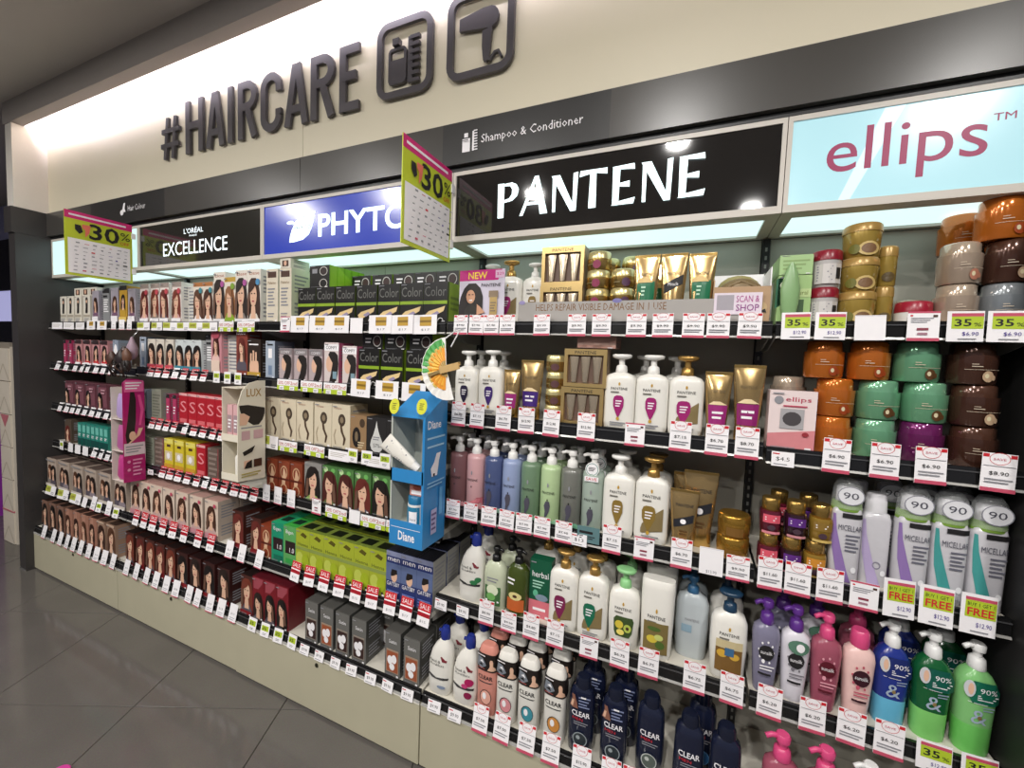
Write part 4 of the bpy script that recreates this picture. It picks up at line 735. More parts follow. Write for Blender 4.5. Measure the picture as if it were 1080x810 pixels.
elix('el_orange', 'golden serum bottle with orange label', M('#a8822e', .14, .4, coat=.6), M('#d08a2a'), M('#d0b060'))
def tubek(key, w, h, body, desc, ops, capm=None, caph=.18):
    """stands on its cap; the crimped seam is at the top"""
    def fn():
        r = empty('conditioner_tube'); ch = h*caph; d = .042
        MB().loft([(0, w*.37, d*.44), (.003, w*.38, d*.46), (ch, w*.38, d*.46)], capm or GOLD, 20, 2.4).build('cap', r)
        MB().loft([(ch, w*.36, d*.45), (ch+(h-ch)*.3, w*.42, d*.42), (ch+(h-ch)*.6, w*.46, d*.3), (ch+(h-ch)*.9, w*.5, d*.1), (h-.008, w*.5, .0015), (h, w*.5, .0012)], body, 20, 2.2).build('body', r)
        def P(a, b, k):
            z = ch+(h-ch)*b; x = (a*2-1)*w/2*(.72+.28*b)
            ry = d*(.45-.03*b/.3 if b < .3 else .42-.12*(b-.3)/.3 if b < .6 else .3-.2*(b-.6)/.3 if b < .9 else .1-.08*(b-.9)/.1)
            rx = w*(.36+.06*b/.3 if b < .3 else .42+.04*(b-.3)/.3 if b < .6 else .46+.04*(b-.6)/.3 if b < .9 else .5)
            q = min(.97, abs(x)/rx)
            return (x, -ry*(1-q**2.2)**(1/2.2)-.0012-.0005*k, z)
        MB().art(ops, P).build('label', r)
        MB().box(-w*.49, w*.49, -.0018, .0018, h-.008, h-.001, capm or GOLD).build('crimped_end', r)
        return r
    kind(key, w, .042, h, 'tube', desc, 'conditioner tubes', fn)
GT = M('#cbaa72', .2, .85, noise=.03, nscale=20)
PT = ('t', .22, .62, .78, .67, 'PANTENE', M('#6d5a34'))
tubek('t_green', .074, .205, GT, 'gold tube with emerald lower half', [('s', [(.0, .08, .92), (.45, .1, .9), (.52, .12, .88)], M('#0f7048', .3)), PT, ('l', .3, .25, .5, .45, 3, M('#b9e0c4')), ('s', [(.50, .1, .8), (.56, .15, .7), (.6, .4, .5)], M('#e2c078'))])
tubek('t_black', .074, .205, GT, 'gold tube with slanted black band', [('q', [(.1, .3), (.9, .46), (.9, .62), (.1, .46)], INK), PT, ('t', .28, .43, .72, .49, 'Miracle', PAPER)])
tubek('t_mag', .062, .165, GT, 'short gold tube with magenta band', [('s', [(.04, .1, .9), (.4, .08, .92)], M('#9c1f74')), PT, ('l', .25, .12, .75, .3, 2, PAPER), ('s', [(.4, .1, .9), (.46, .3, .6)], M('#e8d0a0'))])
tubek('t_pur', .08, .2, GT, 'tall gold tube with violet band', [('s', [(.06, .08, .92), (.36, .08, .92)], M('#3f1f78')), PT, ('l', .25, .14, .75, .3, 2, PAPER), ('s', [(.37, .1, .9), (.44, .35, .6)], M('#e8d0a0'))])
tubek('t_magl', .078, .21, GT, 'tall gold tube with magenta band', [('s', [(.04, .08, .92), (.38, .08, .92)], M('#8f1a68')), PT, ('l', .25, .12, .75, .3, 2, PAPER), ('s', [(.39, .1, .9), (.46, .35, .6)], M('#e8d0a0'))])
tubek('t_goldb', .095, .225, GT, 'large gold tube with dark sash', [('q', [(.1, .22), (.9, .36), (.9, .52), (.1, .38)], M('#22242c')), ('t', .2, .66, .85, .72, 'PANTENE', INK), ('e', .5, .37, .12, .05, PAPER), ('l', .35, .08, .7, .2, 2, M('#5c3d1c'))])
tubek('t_golds', .08, .175, GT, 'smaller gold tube with dark sash', [('q', [(.1, .22), (.9, .36), (.9, .52), (.1, .38)], M('#22242c')), ('t', .2, .66, .85, .72, 'PANTENE', INK), ('e', .5, .37, .12, .05, PAPER), ('l', .35, .08, .7, .2, 2, M('#5c3d1c'))])
def giftbox(key, w, h, desc, band):
    def fn():
        r = empty('gift_box'); d = .06
        MB().box(-w/2, w/2, .012, d, 0, h, GOLDL, side=M('#a08a78')).art([('t', .25, .87, .75, .95, 'PANTENE', INK)], flat(-w/2, w/2, 0, h, 0)).box(-w/2, w/2, 0, .012, h*.84, h, GOLDL).box(-w/2, w/2, 0, .012, 0, h*.1, GOLDL).box(-w/2, -w*.42, 0, .012, h*.1, h*.84, GOLDL).box(w*.42, w/2, 0, .012, h*.1, h*.84, GOLDL).box(-w*.42, w*.42, .0118, .0125, h*.1, h*.84, M('#6d5548')).build('window_carton', r)
        for i in (-1, 0, 1):
            b = MB().loft([(h*.12, .008, .004), (h*.3, .010, .004), (h*.68, .014, .002), (h*.8, .015, .001)], M('#d2bfa4', .22, .8), 12, cx=i*w*.27, cy=.006); b.build('mini_tube', r)
        return r
    kind(key, w, .06, h, 'box', desc, 'gift boxes of small tubes', fn)
giftbox('gift', .13, .115, 'gold window box with three mini tubes', None)
carton('pink_flat', .12, .1, .045, C_('#b78a7c'), [('r', 0, .2, 1, .35, M('#cfa898'))], 'flat dusty pink carton')
carton('ellips_box', .105, .05, .155, C_('#e9d6d4'), [('r', 0, 0, 1, .26, M('#d9858a')), ('p', [(0, .26), (1, .36), (1, .26)], M('#d9858a')), ('t', .35, .8, .88, .9, 'ellips', M('#c0405c')), ('e', .2, .84, .1, .07, GREYT), ('r', .25, .36, .75, .7, M('#a9a6a8')), ('e', .5, .53, .2, .12, M('#4a4648')), ('l', .3, .72, .8, .77, 1, M('#c0405c')), ('e', .8, .28, .07, .04, M('#9c3038'))], 'pale pink serum capsule carton', side=C_('#d9c0be'), name='capsule_box')
carton('pouch_green', .075, .04, .2, C_('#12573c'), [('t', .12, .7, .88, .8, 'herbal', PAPER), ('l', .15, .5, .7, .65, 3, M('#a8d8c0')), ('e', .3, .42, .12, .06, M('#5fb890')), ('r', 0, 0, 1, .3, M('#d9707c')), ('l', .2, .1, .8, .2, 1, PAPER), ('e', .6, .36, .3, .06, M('#7a8fa0'))], 'dark green pack with coral base', name='refill_pack')
carton('green_pack', .085, .08, .125, C_('#9fc27c'), [('e', .25, .8, .2, .1, M('#dfe8c8')), ('r', .35, .05, .8, .5, M('#3c5a34')), ('r', .2, .55, 1, .72, M('#b9cf8c')), ('t', .35, .6, .9, .68, 'Natural', M('#6a7a30'))], 'light green carton with cut window', top=C_('#b4d08c'), side=C_('#a9c787'))
carton('green_lid', .08, .12, .05, C_('#a5c888'), [('l', .1, .2, .9, .8, 3, M('#8aa868'))], 'shallow light green carton', top=C_('#86a85c'))

# ------------------------------------------------------------------ placing
PLACED = []
def copy_tree(o, parent=None):
    c = o.copy(); COL.objects.link(c)
    if parent: c.parent = parent
    for ch in list(o.children): copy_tree(ch, c)
    return c
VC = {}; VK = ('duo_box', 'bubble_box', 'lt_brown', 'red_stripe', 'red_tall', 'orange_side', 'mauve_box', 'cheek_brown', 'pose_pink', 'pose_blue')
def put(key, X, y, z, bay, row, depth=0, lvl=None, rz=0., s=1., tilt=0., extra=''):
    K = KINDS[key]
    vi = VC.get(key, 0); VC[key] = vi+1; vi = vi % 4 if 'girl' in key or key in VK else 0
    pk = 'proto%d' % vi
    if K.get(pk) is None: K[pk] = K['fn'](); o = K[pk]
    else:
        o = copy_tree(K[pk])
        for kk in ('label', 'category', 'group'):
            if kk in o.keys(): del o[kk]
    o.location = (X, y, z); o.rotation_euler = (0, tilt, rz); o.scale = (s, s, s)
    PLACED.append(dict(o=o, key=key, X=X, bay=bay, row=row, depth=depth, lvl=lvl, extra=extra))
    return o
CART = lambda key: KINDS[key]['cat'] in ('box',)
def yorg(key, yfront, s=1.):      # cartons have their origin on the front face, round goods in the middle
    return yfront if CART(key) else yfront+KINDS[key]['d']*s/2
def row(bay, r, items, dy=.018, back=0, gap=.006, dz=0.):
    """items: (kind, u or (u, options))"""
    top, yf = SH[(bay, r)]
    for it in items:
        key, u = it[:2]; op = it[2] if len(it) > 2 else {}
        K = KINDS[key]; s = op.get('s', 1.); yb_ = yf+dy+op.get('dy', 0.)
        z = top+op.get('z', 0.)+dz; y = yorg(key, yb_, s)
        X = XU(u, yb_ if CART(key) else y, z+K['h']*.5*s)+op.get('dx', 0.)
        x0, x1 = BX[bay]; hw = K['w']*s/2
        X = min(max(X, x0+.005+hw), x1-.005-hw)
        n = op.get('n', 1); nb = op.get('back', back)
        for d in range(nb+1):
            for k in range(n):
                lv = None if n == 1 and 'lv' not in op else (op.get('lv') or ('lowest in stack' if k == 0 else 'top of stack' if k == n-1 else ('middle of stack' if n == 3 else '%s up in stack' % ORD[k])))
                jx = random.uniform(-.002, .002) if (k or d) else 0
                put(key, X+jx, y+d*(K['d']*s+gap), z+k*K['h']*s, bay, r, d+op.get('dep', 0), lv, op.get('rz', random.uniform(-.03, .03) if n == 1 and not CART(key) else 0), s, op.get('tilt', 0.))
def relax():
    from collections import defaultdict
    rows = defaultdict(list)
    for p in PLACED: rows[(p['bay'], p['row'])].append(p)
    gone = []
    for (bay, r), L in rows.items():
        cols = []
        for p in sorted(L, key=lambda p: (p['depth'], p['X'], p['o'].location.z)):
            K = KINDS[p['key']]; s = p['o'].scale[0]; y = p['o'].location.y; y0 = y if CART(p['key']) else y-K['d']*s/2; y1 = y0+K['d']*s
            z = p['o'].location.z; it = [p, z, z+K['h']*s*.995]
            for c in cols:
                if abs(c['x']-p['X']) < .008 and abs(c['y0']-y0) < .02 and (z >= c['zt']-.004): c['it'].append(it); c['hw'] = max(c['hw'], K['w']*s/2); c['y1'] = max(c['y1'], y1); c['zt'] = z+K['h']*s; break
            else: cols.append(dict(x=p['X'], x_0=p['X'], hw=K['w']*s/2, y0=y0, y1=y1, dy=0., it=[it], dep=p['depth'], zt=z+K['h']*s, sc=1.))
        zo = lambda a, b: any(i[1] < j[2]-.001 and j[1] < i[2]-.001 for i in a['it'] for j in b['it'])
        yo = lambda a, b: a['y0']+a['dy'] < b['y1']+b['dy']-.0005 and b['y0']+b['dy'] < a['y1']+a['dy']-.0005
        xa, xb = BX[bay]; xa += .0045; xb -= .0045
        def xrelax(n):
            for k in range(n):
                mv = False
                for i in range(len(cols)):
                    for j in range(i+1, len(cols)):
                        a, b = cols[i], cols[j]
                        if a['dep'] != b['dep'] or not yo(a, b) or not zo(a, b): continue
                        if a['x_0'] > b['x_0']: a, b = b, a
                        ov = a['hw']+b['hw']+.0012-(b['x']-a['x'])
                        if ov > 1e-5: a['x'] -= ov/2; b['x'] += ov/2; mv = True
                for c in cols:
                    if k < n*.6: c['x'] += (c['x_0']-c['x'])*.06
                    c['x'] = min(max(c['x'], xa+c['hw']), xb-c['hw'])
                if not mv: return True
            return False
        for _ in range(14):
            if xrelax(150): break
            for c in cols:
                for d in cols:
                    if c is not d and c['dep'] == d['dep'] and yo(c, d) and zo(c, d) and abs(c['x']-d['x']) < c['hw']+d['hw']: c['bad'] = 1
            for c in cols:
                if c.pop('bad', 0): c['hw'] *= .975; c['sc'] *= .975
        for b in sorted(cols, key=lambda c: c['dep']):
            for _ in range(3):
                for a in cols:
                    if a['dep'] < b['dep'] and a.get('ok', 1) and yo(a, b) and zo(a, b) and abs(a['x']-b['x']) < a['hw']+b['hw']: b['dy'] = a['y1']+a['dy']+.002-b['y0']
            if b['y1']+b['dy'] > HB-.024:
                e = b['y1']+b['dy']-(HB-.024)
                b['ok'] = 0 if b['dep'] else 1
        done = []
        for c in sorted(cols, key=lambda c: c['dep']):
            if c.get('ok', 1) and c['dep'] and any(d['dep'] == c['dep'] and yo(c, d) and zo(c, d) and abs(c['x']-d['x']) < c['hw']+d['hw'] for d in done): c['ok'] = 0
            if c.get('ok', 1): done.append(c)
            for it in c['it']:
                p = it[0]
                if not c.get('ok', 1): gone.append(p); continue
                p['o'].location.x += c['x']-c['x_0'] ; p['X'] = p['o'].location.x; p['o'].location.y += c['dy']; p['o'].scale[0] *= c['sc']
    for p in gone:
        PLACED.remove(p)
        for ch in p['o'].children_recursive: bpy.data.objects.remove(ch)
        bpy.data.objects.remove(p['o'])
def finish_labels():
    groups = {}
    for p in PLACED: groups.setdefault((KINDS[p['key']]['desc'], p['bay'], p['row'], p['depth'], p['lvl']), []).append(p)
    multi = {}
    for p in PLACED: multi.setdefault((KINDS[p['key']]['desc'], p['bay'], p['row']), set()).add((p['depth'], p['lvl']))
    for (desc, bay, r, d, lv), L in groups.items():
        L.sort(key=lambda p: (p['X'], p['o'].location.y, p['o'].location.z))
        for i, p in enumerate(L):
            parts = [desc]
            if len(L) > 1: parts.append('%s from left' % ORD[i] if i else 'leftmost')
            if lv: parts.append(lv)
            if d: parts.append({1: 'second row', 2: 'third row', 3: 'fourth row', 4: 'fifth row'}[d] + ' back')
            parts += [rown(bay, r), BAYN[bay]]
            lab = ', '.join(parts)
            if len(lab.replace(',', '').split()) > 16: lab = lab.replace(' back', '').replace(' from left', '').replace('in stack', '').replace('of stack', '')
            if len(lab.replace(',', '').split()) > 16: lab = lab.replace(', ', ' ', 0).replace('tall white carton, ', 'white carton, ')
            K = KINDS[p['key']]
            tag(p['o'], lab, K['cat'], K['grp'])
#ITEMS
# leftmost bay
row(1, 1, [('cream_fig', 67), ('cream_fig', 74.5), ('cream_fig', 82.5), ('cream_fig', 91.5), ('mauve_girl', 100), ('grey_tall', 112, dict(s=1.05)), ('mauve_girl', 121, dict(s=1.05)), ('gold_girl', 130, dict(s=1.1)), ('mauve_girl', 139)])
row(1, 1, [('cream_flat', u, dict(z=.166, dy=.02, lv='lying on top')) for u in (82, 90, 99)])
row(1, 1, [('grey_tall', u, dict(dy=.1, s=1.15, dep=1)) for u in (118, 127, 136)])
row(1, 2, [('pink_slim', 68.5), ('pink_slim', 74.5), ('rose_girl', 83), ('rose_girl', 92), ('rose_girl', 101), ('rose_girl', 110), ('blue_slim', 122)])
row(1, 3, [('mauve_box', 73), ('mauve_box', 84), ('mauve_box', 95.5), ('mauve_box', 108), ('mauve_box', 122)])
row(1, 4, [('brown_girl', 72)]+[('teal_box', 84+i*4.6) for i in range(7)])
row(1, 5, [('duo_box', u) for u in (55, 68, 82, 96, 111, 127)], back=1)
row(1, 6, [('dark_girl', u) for u in (47.5, 56, 64)]+[('orange_side', u) for u in (73, 81.5, 90, 98.5)]+[('lt_brown', u) for u in (107, 117.5)], back=2)
# second bay
row(2, 1, [('cheek_girl', u) for u in (152.5, 163.5, 173.5, 190)]+[('white_back', 202, dict(dy=.03))]+[('cheek_brown', u) for u in (216, 226)]+[('cheek_green', 246.5, dict(s=1.08)), ('cheek_magenta', 258.5), ('cheek_blue', 272)])
row(2, 1, [('cheek_magenta', 235, dict(dy=.004))])
row(2, 2, [('silver_blue', 150)]+[('pose_pink', u) for u in (160, 169, 179)]+[('pose_blue', u) for u in (189.5, 199, 209.5)]+[('grey_tall', 219.5, dict(dy=.02)), ('tall_pink', 231.5), ('white_back', 244, dict(dy=.03)), ('tall_brown', 255.5), ('hands_box', 268)])
row(2, 3, [('blue_slim', 152), ('sage_pack', 165), ('pink_slim', 177), ('pink_slim', 184)]+[('red_pack', u) for u in (193.5, 203, 212.5, 222, 232)])
row(2, 4, [('sage_pack', 158, dict(s=.9)), ('clear_pack', 168)]+[('yellow_pack', u) for u in (178, 189, 201)]+[('red_pack', 212)]+[('clear_pack', u) for u in (225, 240)])
row(2, 5, [('bubble_box', u) for u in (142, 153.5, 165.5, 178, 192, 207, 223)], back=1)
row(2, 5, [('maroon_girl', 251)], back=1)
row(2, 6, [('maroon_girl', u) for u in (137, 148, 158.5, 169, 180)]+[('red_stripe', u) for u in (192.5, 206, 220.5, 236)], back=1)
# third bay
row(3, 1, [('tall_cream', 287), ('tall_cream', 301)]+[('color_box', u) for u in (323.5, 343, 364, 386.5, 410, 434, 459)])
row(3, 1, [('cream_flat', 301, dict(z=.241, lv='lying on top', s=.8))])
row(3, 1, [('color_box', u, dict(dy=.125, dep=1)) for u in (351, 373, 395, 418, 441, 463)])
row(3, 1, [('color_flat', u, dict(dy=.115, z=.152, dep=1, lv='top of stack')) for u in (360, 381, 403, 426, 449, 471)])
row(3, 1, [('color_top', 337, dict(dy=.02, z=.151, lv='on top'))])
row(3, 2, [('silver_blue', 285), ('bob_box', 301), ('bob_box', 317), ('bob_box', 333), ('bob_pale', 349.5), ('bob_pale', 368.5, dict(s=.93))]+[('color_box', u) for u in (389, 413, 440)])
row(3, 2, [('color_flat', u, dict(dy=.03, z=.151, lv='top of stack')) for u in (393, 417, 444)])
row(3, 3, [('swirl_box', u) for u in (287.5, 304, 321.5, 340.5, 360)]+[('horn_box', 378.5), ('drop_box', 396), ('drop_box', 418), ('drop_box', 443)])
row(3, 4, [('fire_box', u) for u in (287, 299.5, 312.5)]+[('noir_girl', 330)]+[('green_girl', u) for u in (348, 364.5)]+[('green_girl', 382.5), ('green_dark', 402), ('green_girl', 422), ('green_dark', 444)])
row(3, 5, [('maroon_girl', 263.5, dict(s=.94)), ('fire_box', 275), ('aqua_box', 289), ('apple_box', 302.5)], back=1)
row(3, 5, [('lime_box', u) for u in (317.5, 333, 349, 366, 384.5, 402)], back=2)
row(3, 5, [('navy_man', u) for u in (418, 434.5, 451.5)], back=2)
row(3, 6, [('maroon_girl', 254), ('red_tall', 268), ('red_tall', 282), ('red_tall', 297)])
row(3, 6, [('grey_gloss', 328.5), ('grey_copper', 344.5), ('grey_gloss', 361), ('grey_gloss', 378.5)], back=1)
row(3, 6, [('grey_gloss', 398, dict(dy=.11, dep=1)), ('grey_copper', 414), ('grey_copper', 434)], back=1)
# fourth bay
row(4, 1, [('pan_mag', 526, dict(dy=.1)), ('pan_magg', 549, dict(dy=.06, s=1.)), ('pan_gold', 569, dict(dy=.07, s=.86)), ('gift', 594, dict(s=1.1, dy=.03, z=.0, lv='lower of two')), ('gift', 594, dict(s=1.1, z=.127, dy=.035, lv='upper of two'))])
row(4, 1, [('j_goldm', 625, dict(n=4, dy=.03)), ('j_goldp', 650.5, dict(n=3, dy=.03)), ('j_goldm', 643, dict(n=4, dy=.13, dep=1)), ('j_goldp', 662, dict(n=4, dy=.12, dep=1))])
row(4, 1, [('t_green', 680), ('t_black', 705), ('t_green', 732, dict(s=.98)), ('t_green', 694, dict(dy=.1, dep=1))])
row(4, 2, [('pan_navy', 494, dict(s=.98)), ('pan_purple', 521), ('t_mag', 547), ('t_pur', 568.5), ('j_gold3', 591.5, dict(n=4, dy=.01)), ('gift', 622, dict(s=1.04, lv='lower of two')), ('gift', 626, dict(s=1.04, z=.1215, lv='upper of two'))])
row(4, 2, [('pan_mag', u) for u in (664.5, 699.5)]+[('pan_magg', 738.5), ('t_mag', 766, dict(s=1.14)), ('t_magl', 790)])
row(4, 2, [('pan_navy', 508, dict(dy=.1, dep=1)), ('pan_purple', 530, dict(dy=.1, dep=1)), ('pan_mag', 681, dict(dy=.1, dep=1)), ('pan_mag', 712, dict(dy=.1, dep=1))])
row(4, 2, [('pink_flat', 629, dict(z=.245, lv='lying on top', dy=.01))])
row(4, 3, [('pas_pinkt', 487), ('pas_pink', 503.5), ('pas_navy', 524), ('pas_blue', 542), ('pas_greent', 562), ('pas_green', 581), ('pas_grey', 602), ('pas_sage', 622)])
row(4, 3, [('pas_pinkt', 497, dict(dy=.085, dep=1)), ('pas_pink', 514, dict(dy=.085, dep=1)), ('pas_blue', 551, dict(dy=.085, dep=1)), ('pas_navy', 536, dict(dy=.085, dep=1)), ('pas_greent', 571, dict(dy=.085, dep=1)), ('pas_green', 589, dict(dy=.085, dep=1)), ('pas_grey', 609, dict(dy=.085, dep=1)), ('pas_sage', 634, dict(dy=.085, dep=1))])
row(4, 3, [('pan_gold', 651.5), ('pan_goldg', 686, dict(s=1.02)), ('t_golds', 716), ('t_goldb', 741, dict(dy=.045, dep=0)), ('t_golds', 708, dict(dy=.1, dep=1, s=1.15)), ('j_wide', 771, dict(n=2))])
row(4, 3, [('pan_gold', 667, dict(dy=.1, dep=1)), ('pan_goldg', 701, dict(dy=.1, dep=1))])
row(4, 4, [('hs_green', 503.5, dict(s=1.02)), ('herbal', 526), ('avocado', 549.5), ('pouch_green', 571, dict(dy=.03)), ('pan_wine', 592), ('pan_emer', 632.5), ('pan_green', 669), ('pan_flip', 706.5), ('frost_blue', 741, dict(dy=.05, s=1.04)), ('pan_bronze', 775)])
row(4, 4, [('hs_green', 512, dict(dy=.11, dep=1)), ('hs_plain', 524, dict(dy=.2, dep=2)), ('herbal', 540, dict(dy=.1, dep=1)), ('pan_wine', 606, dict(dy=.1, dep=1)), ('pan_emer', 622, dict(dy=.13, dep=1)), ('pan_emer', 644, dict(dy=.11, dep=1)), ('pan_green', 677, dict(dy=.12, dep=1)), ('pan_flip', 704, dict(dy=.1, dep=1)), ('frost_blue', 756, dict(dy=.14, dep=1)), ('pan_bronze', 768, dict(dy=.1, dep=1))])
row(4, 6, [('hs_plain', 467), ('hs_pink', 490.5), ('clr_pinkb', 511), ('clr_pink', 534.5), ('clr_teal', 558.5), ('clr_orange', 586), ('navy_ring', 614), ('navy_ring', 648), ('navy_grey', 686, dict(dy=.02)), ('navy_blue', 726), ('navy_blue', 764)])
row(4, 6, [('hs_plain', 481, dict(dy=.1, dep=1)), ('hs_pink', 503, dict(dy=.1, dep=1)), ('clr_pinkb', 522, dict(dy=.085, dep=1)), ('clr_pink', 543, dict(dy=.085, dep=1)), ('clr_teal', 566, dict(dy=.085, dep=1)), ('clr_orange', 592, dict(dy=.085, dep=1)), ('clr_pink', 532, dict(dy=.165, dep=2)), ('clr_teal', 552, dict(dy=.165, dep=2)), ('clr_orange', 574, dict(dy=.165, dep=2)), ('clr_orange', 597, dict(dy=.165, dep=2)), ('navy_ring', 626, dict(dy=.09, dep=1)), ('navy_ring', 660, dict(dy=.09, dep=1)), ('navy_blue', 740, dict(dy=.1, dep=1))])
# fifth bay
row(5, 1, [('green_pack', 832, dict(dy=.0)), ('green_lid', 830, dict(z=.127, lv='lying on top')), ('j_red', 857, dict(n=2)), ('j_tan', 902, dict(n=3)), ('j_tan_s', 930, dict(n=2, dy=.05)), ('j_tan', 880, dict(n=2, dy=.15, dep=1, s=1.05)), ('j_redlow', 940, dict(s=.78, dy=.02))])
row(5, 1, [('j_beige', 993, dict(n=2, dy=.01)), ('j_beige', 957, dict(dy=.13, dep=1, s=.8)), ('j_grey', 1056, dict(lv='lowest in stack', dy=.01)), ('j_brown', 1056, dict(z=.0965, lv='middle of stack', dy=.01)), ('j_orange', 1056, dict(z=.193, lv='top of stack', dy=.01)), ('j_grey', 1013, dict(dy=.125, dep=1, lv='lowest in stack')), ('j_brown', 1013, dict(dy=.125, dep=1, z=.0965, lv='middle of stack')), ('j_orange', 1013, dict(dy=.125, dep=1, z=.193, lv='top of stack'))])
row(5, 2, [('ellips_box', 825, dict(dy=-.002)), ('j_beige', 828, dict(dy=.07, dep=1, n=2))])
for u, ks in ((868.5, ('j_orange', 'j_orange', 'j_orange')), (915.5, ('j_green', 'j_green', 'j_orange')), (966, ('j_purple', 'j_green', 'j_green')), (1024, ('j_brown', 'j_brown', 'j_brown'))):
    row(5, 2, [(k, u, dict(z=.0965*i, dy=.003, lv=('lowest in stack', 'middle of stack', 'top of stack')[i])) for i, k in enumerate(ks)])
row(5, 3, [('el_pink', 801.5), ('el_purple', 831, dict(dy=-.002)), ('el_orange', 860), ('el_pink', 803, dict(z=.0975, lv='upper one')), ('el_purple', 836, dict(z=.0975, lv='upper one')), ('el_gold', 867, dict(z=.0975, lv='upper one')), ('el_pink', 818, dict(dy=.09, dep=1, n=2)), ('el_purple', 849, dict(dy=.09, dep=1, n=2))])
row(5, 3, [('mic_lav', 889), ('mic_plain', 918.5, dict(dy=.02, s=.95)), ('mic_lav', 948), ('mic_teal', 989), ('mic_teal', 1028.5), ('mic_lav', 932, dict(dy=.09, dep=1)), ('mic_plain', 905, dict(dy=.09, dep=1)), ('mic_teal', 1000, dict(dy=.09, dep=1)), ('mic_teal', 968, dict(dy=.09, dep=1))])
row(5, 4, [('sun_grey', 812), ('sun_white', 846), ('sun_rose', 881), ('sun_blush', 921), ('wash_blue', 962, dict(dy=.015)), ('wash_green', 1011, dict(dy=.01)), ('wash_lime', 1053, dict(dy=.005)), ('sun_grey', 826, dict(dy=.1, dep=1)), ('sun_white', 858, dict(dy=.1, dep=1)), ('sun_rose', 902, dict(dy=.1, dep=1)), ('wash_blue', 950, dict(dy=.11, dep=1)), ('wash_green', 990, dict(dy=.11, dep=1))])
row(5, 6, [('sun_rose', 822, dict(s=1.05)), ('sun_rose', 868, dict(s=1.05)), ('wash_blue', 915), ('sun_blush', 962)])
relax()
finish_labels()

# ------------------------------------------------------------------ price tags
TAGS = {}; TP = []
TOUT = PAPER; VIO = M('#5a4a9a', .5, noise=0)
def tagmesh(t, price):
    key = (t, price)
    if key in TAGS: return TAGS[key]
    W, H = {'save': (.056, .085), 'mini': (.05, .038), 'sale': (.054, .080), 'plain': (.050, .078), 'lime': (.062, .085), 'free': (.060, .092), 'blank': (.060, .075), 'redcard': (.056, .085), 'half': (.128, .062), 'gold': (.106, .07), 'lime_s': (.054, .075), 'limew': (.116, .058), 'strip': (.12, .056)}[t]
    b = MB(); Pb = flat(-W/2, W/2, 0, H, 0, .0003)
    b.box(-W/2, W/2, 0, .0008, 0, H, PAPER)
    g = GREYT; pc = price
    ops = {
     'save': [('r', .02, .89, .2, .98, RED), ('r', .8, .89, .98, .98, RED), ('o', .5, .86, .3, .16, .06, RED), ('t', .32, .82, .68, .88, 'SAVE', PINKR), ('r', .04, .66, .96, .675, g), ('t', .22, .42, .78, .53, pc, INK), ('l', .1, .2, .9, .36, 2, g), ('r', 0, 0, 1, .1, PINKR)],
     'mini': [('t', .2, .35, .8, .65, pc, INK), ('r', .1, .12, .7, .18, g), ('r', .05, .82, .35, .9, RED)],
     'sale': [('r', 0, .4, 1, 1, RED), ('t', .1, .72, .9, .92, 'SALE', PAPER), ('r', 0, .42, 1, .56, M('#a81224')), ('r', 0, .58, 1, .64, PAPER), ('t', .25, .14, .75, .26, pc, g)],
     'plain': [('t', .25, .4, .75, .52, pc, g), ('l', .15, .1, .85, .3, 2, M('#b9b9be')), ('r', 0, 0, 1, .05, PINKR)],
     'lime': [('r', .12, .82, .98, .93, PINKR), ('r', .12, .42, .98, .82, LIME), ('t', .2, .5, .66, .74, '*35', INK), ('t', .72, .5, .92, .62, '%', INK), ('t', .42, .18, .86, .32, pc, VIO), ('l', .3, .05, .8, .12, 1, g)],
     'free': [('r', .12, .84, .98, .92, PINKR), ('r', .12, .42, .98, .84, LIME), ('t', .18, .70, .92, .79, 'BUY 1 GET 1', INK), ('t', .18, .47, .92, .66, '*FREE', RED), ('t', .45, .18, .88, .31, pc, VIO), ('l', .3, .05, .8, .12, 1, g)],
     'blank': [('r', .02, .96, .98, .985, M('#d8d4da')), ('t', .3, .05, .75, .17, pc, g)] if pc else [('r', .02, .96, .98, .985, M('#d8d4da'))],
     'redcard': [('r', 0, .94, 1, 1, PINKR), ('e', .12, .86, .05, .03, RED), ('r', .78, .8, .92, .88, HBRN), ('l', .1, .6, .8, .8, 3, g), ('r', .3, .36, .66, .44, M('#8e3a4c')), ('r', .32, .2, .64, .28, M('#a87a88')), ('r', 0, 0, 1, .1, PINKR)],
     'half': [('r', 0, .0, 1, .42, LIME), ('t', .06, .5, .62, .82, '50% OFF', M('#c4543c')), ('t', .64, .5, .96, .82, '2nd', M('#c4543c')), ('r', .12, 0, .34, .36, PAPER), ('r', .62, 0, .84, .36, PAPER), ('l', .15, .06, .3, .26, 2, g), ('l', .65, .06, .8, .26, 2, g)],
     'gold': [('r', .3, .42, .78, .9, GOLDP), ('r', .3, .6, .78, .72, M('#8a6a1c')), ('t', .36, .16, .72, .28, pc, g)],
     'lime_s': [('r', .1, .42, .9, .8, LIME), ('t', .2, .5, .66, .72, '*35', INK), ('l', .3, .12, .7, .3, 2, g)],
     'limew': [('r', 0, .3, .5, .95, M('#b9c24a')), ('r', .55, .5, .95, .9, PAPER), ('l', .6, .1, .9, .4, 2, g), ('t', .08, .5, .42, .75, '50%', M('#8a6a1c'))],
     'strip': [('l', .1, .3, .9, .8, 3, M('#c9c4bc'))]}[t]
    b.art(ops, Pb)
    TAGS[key] = (b, [None]); return TAGS[key]
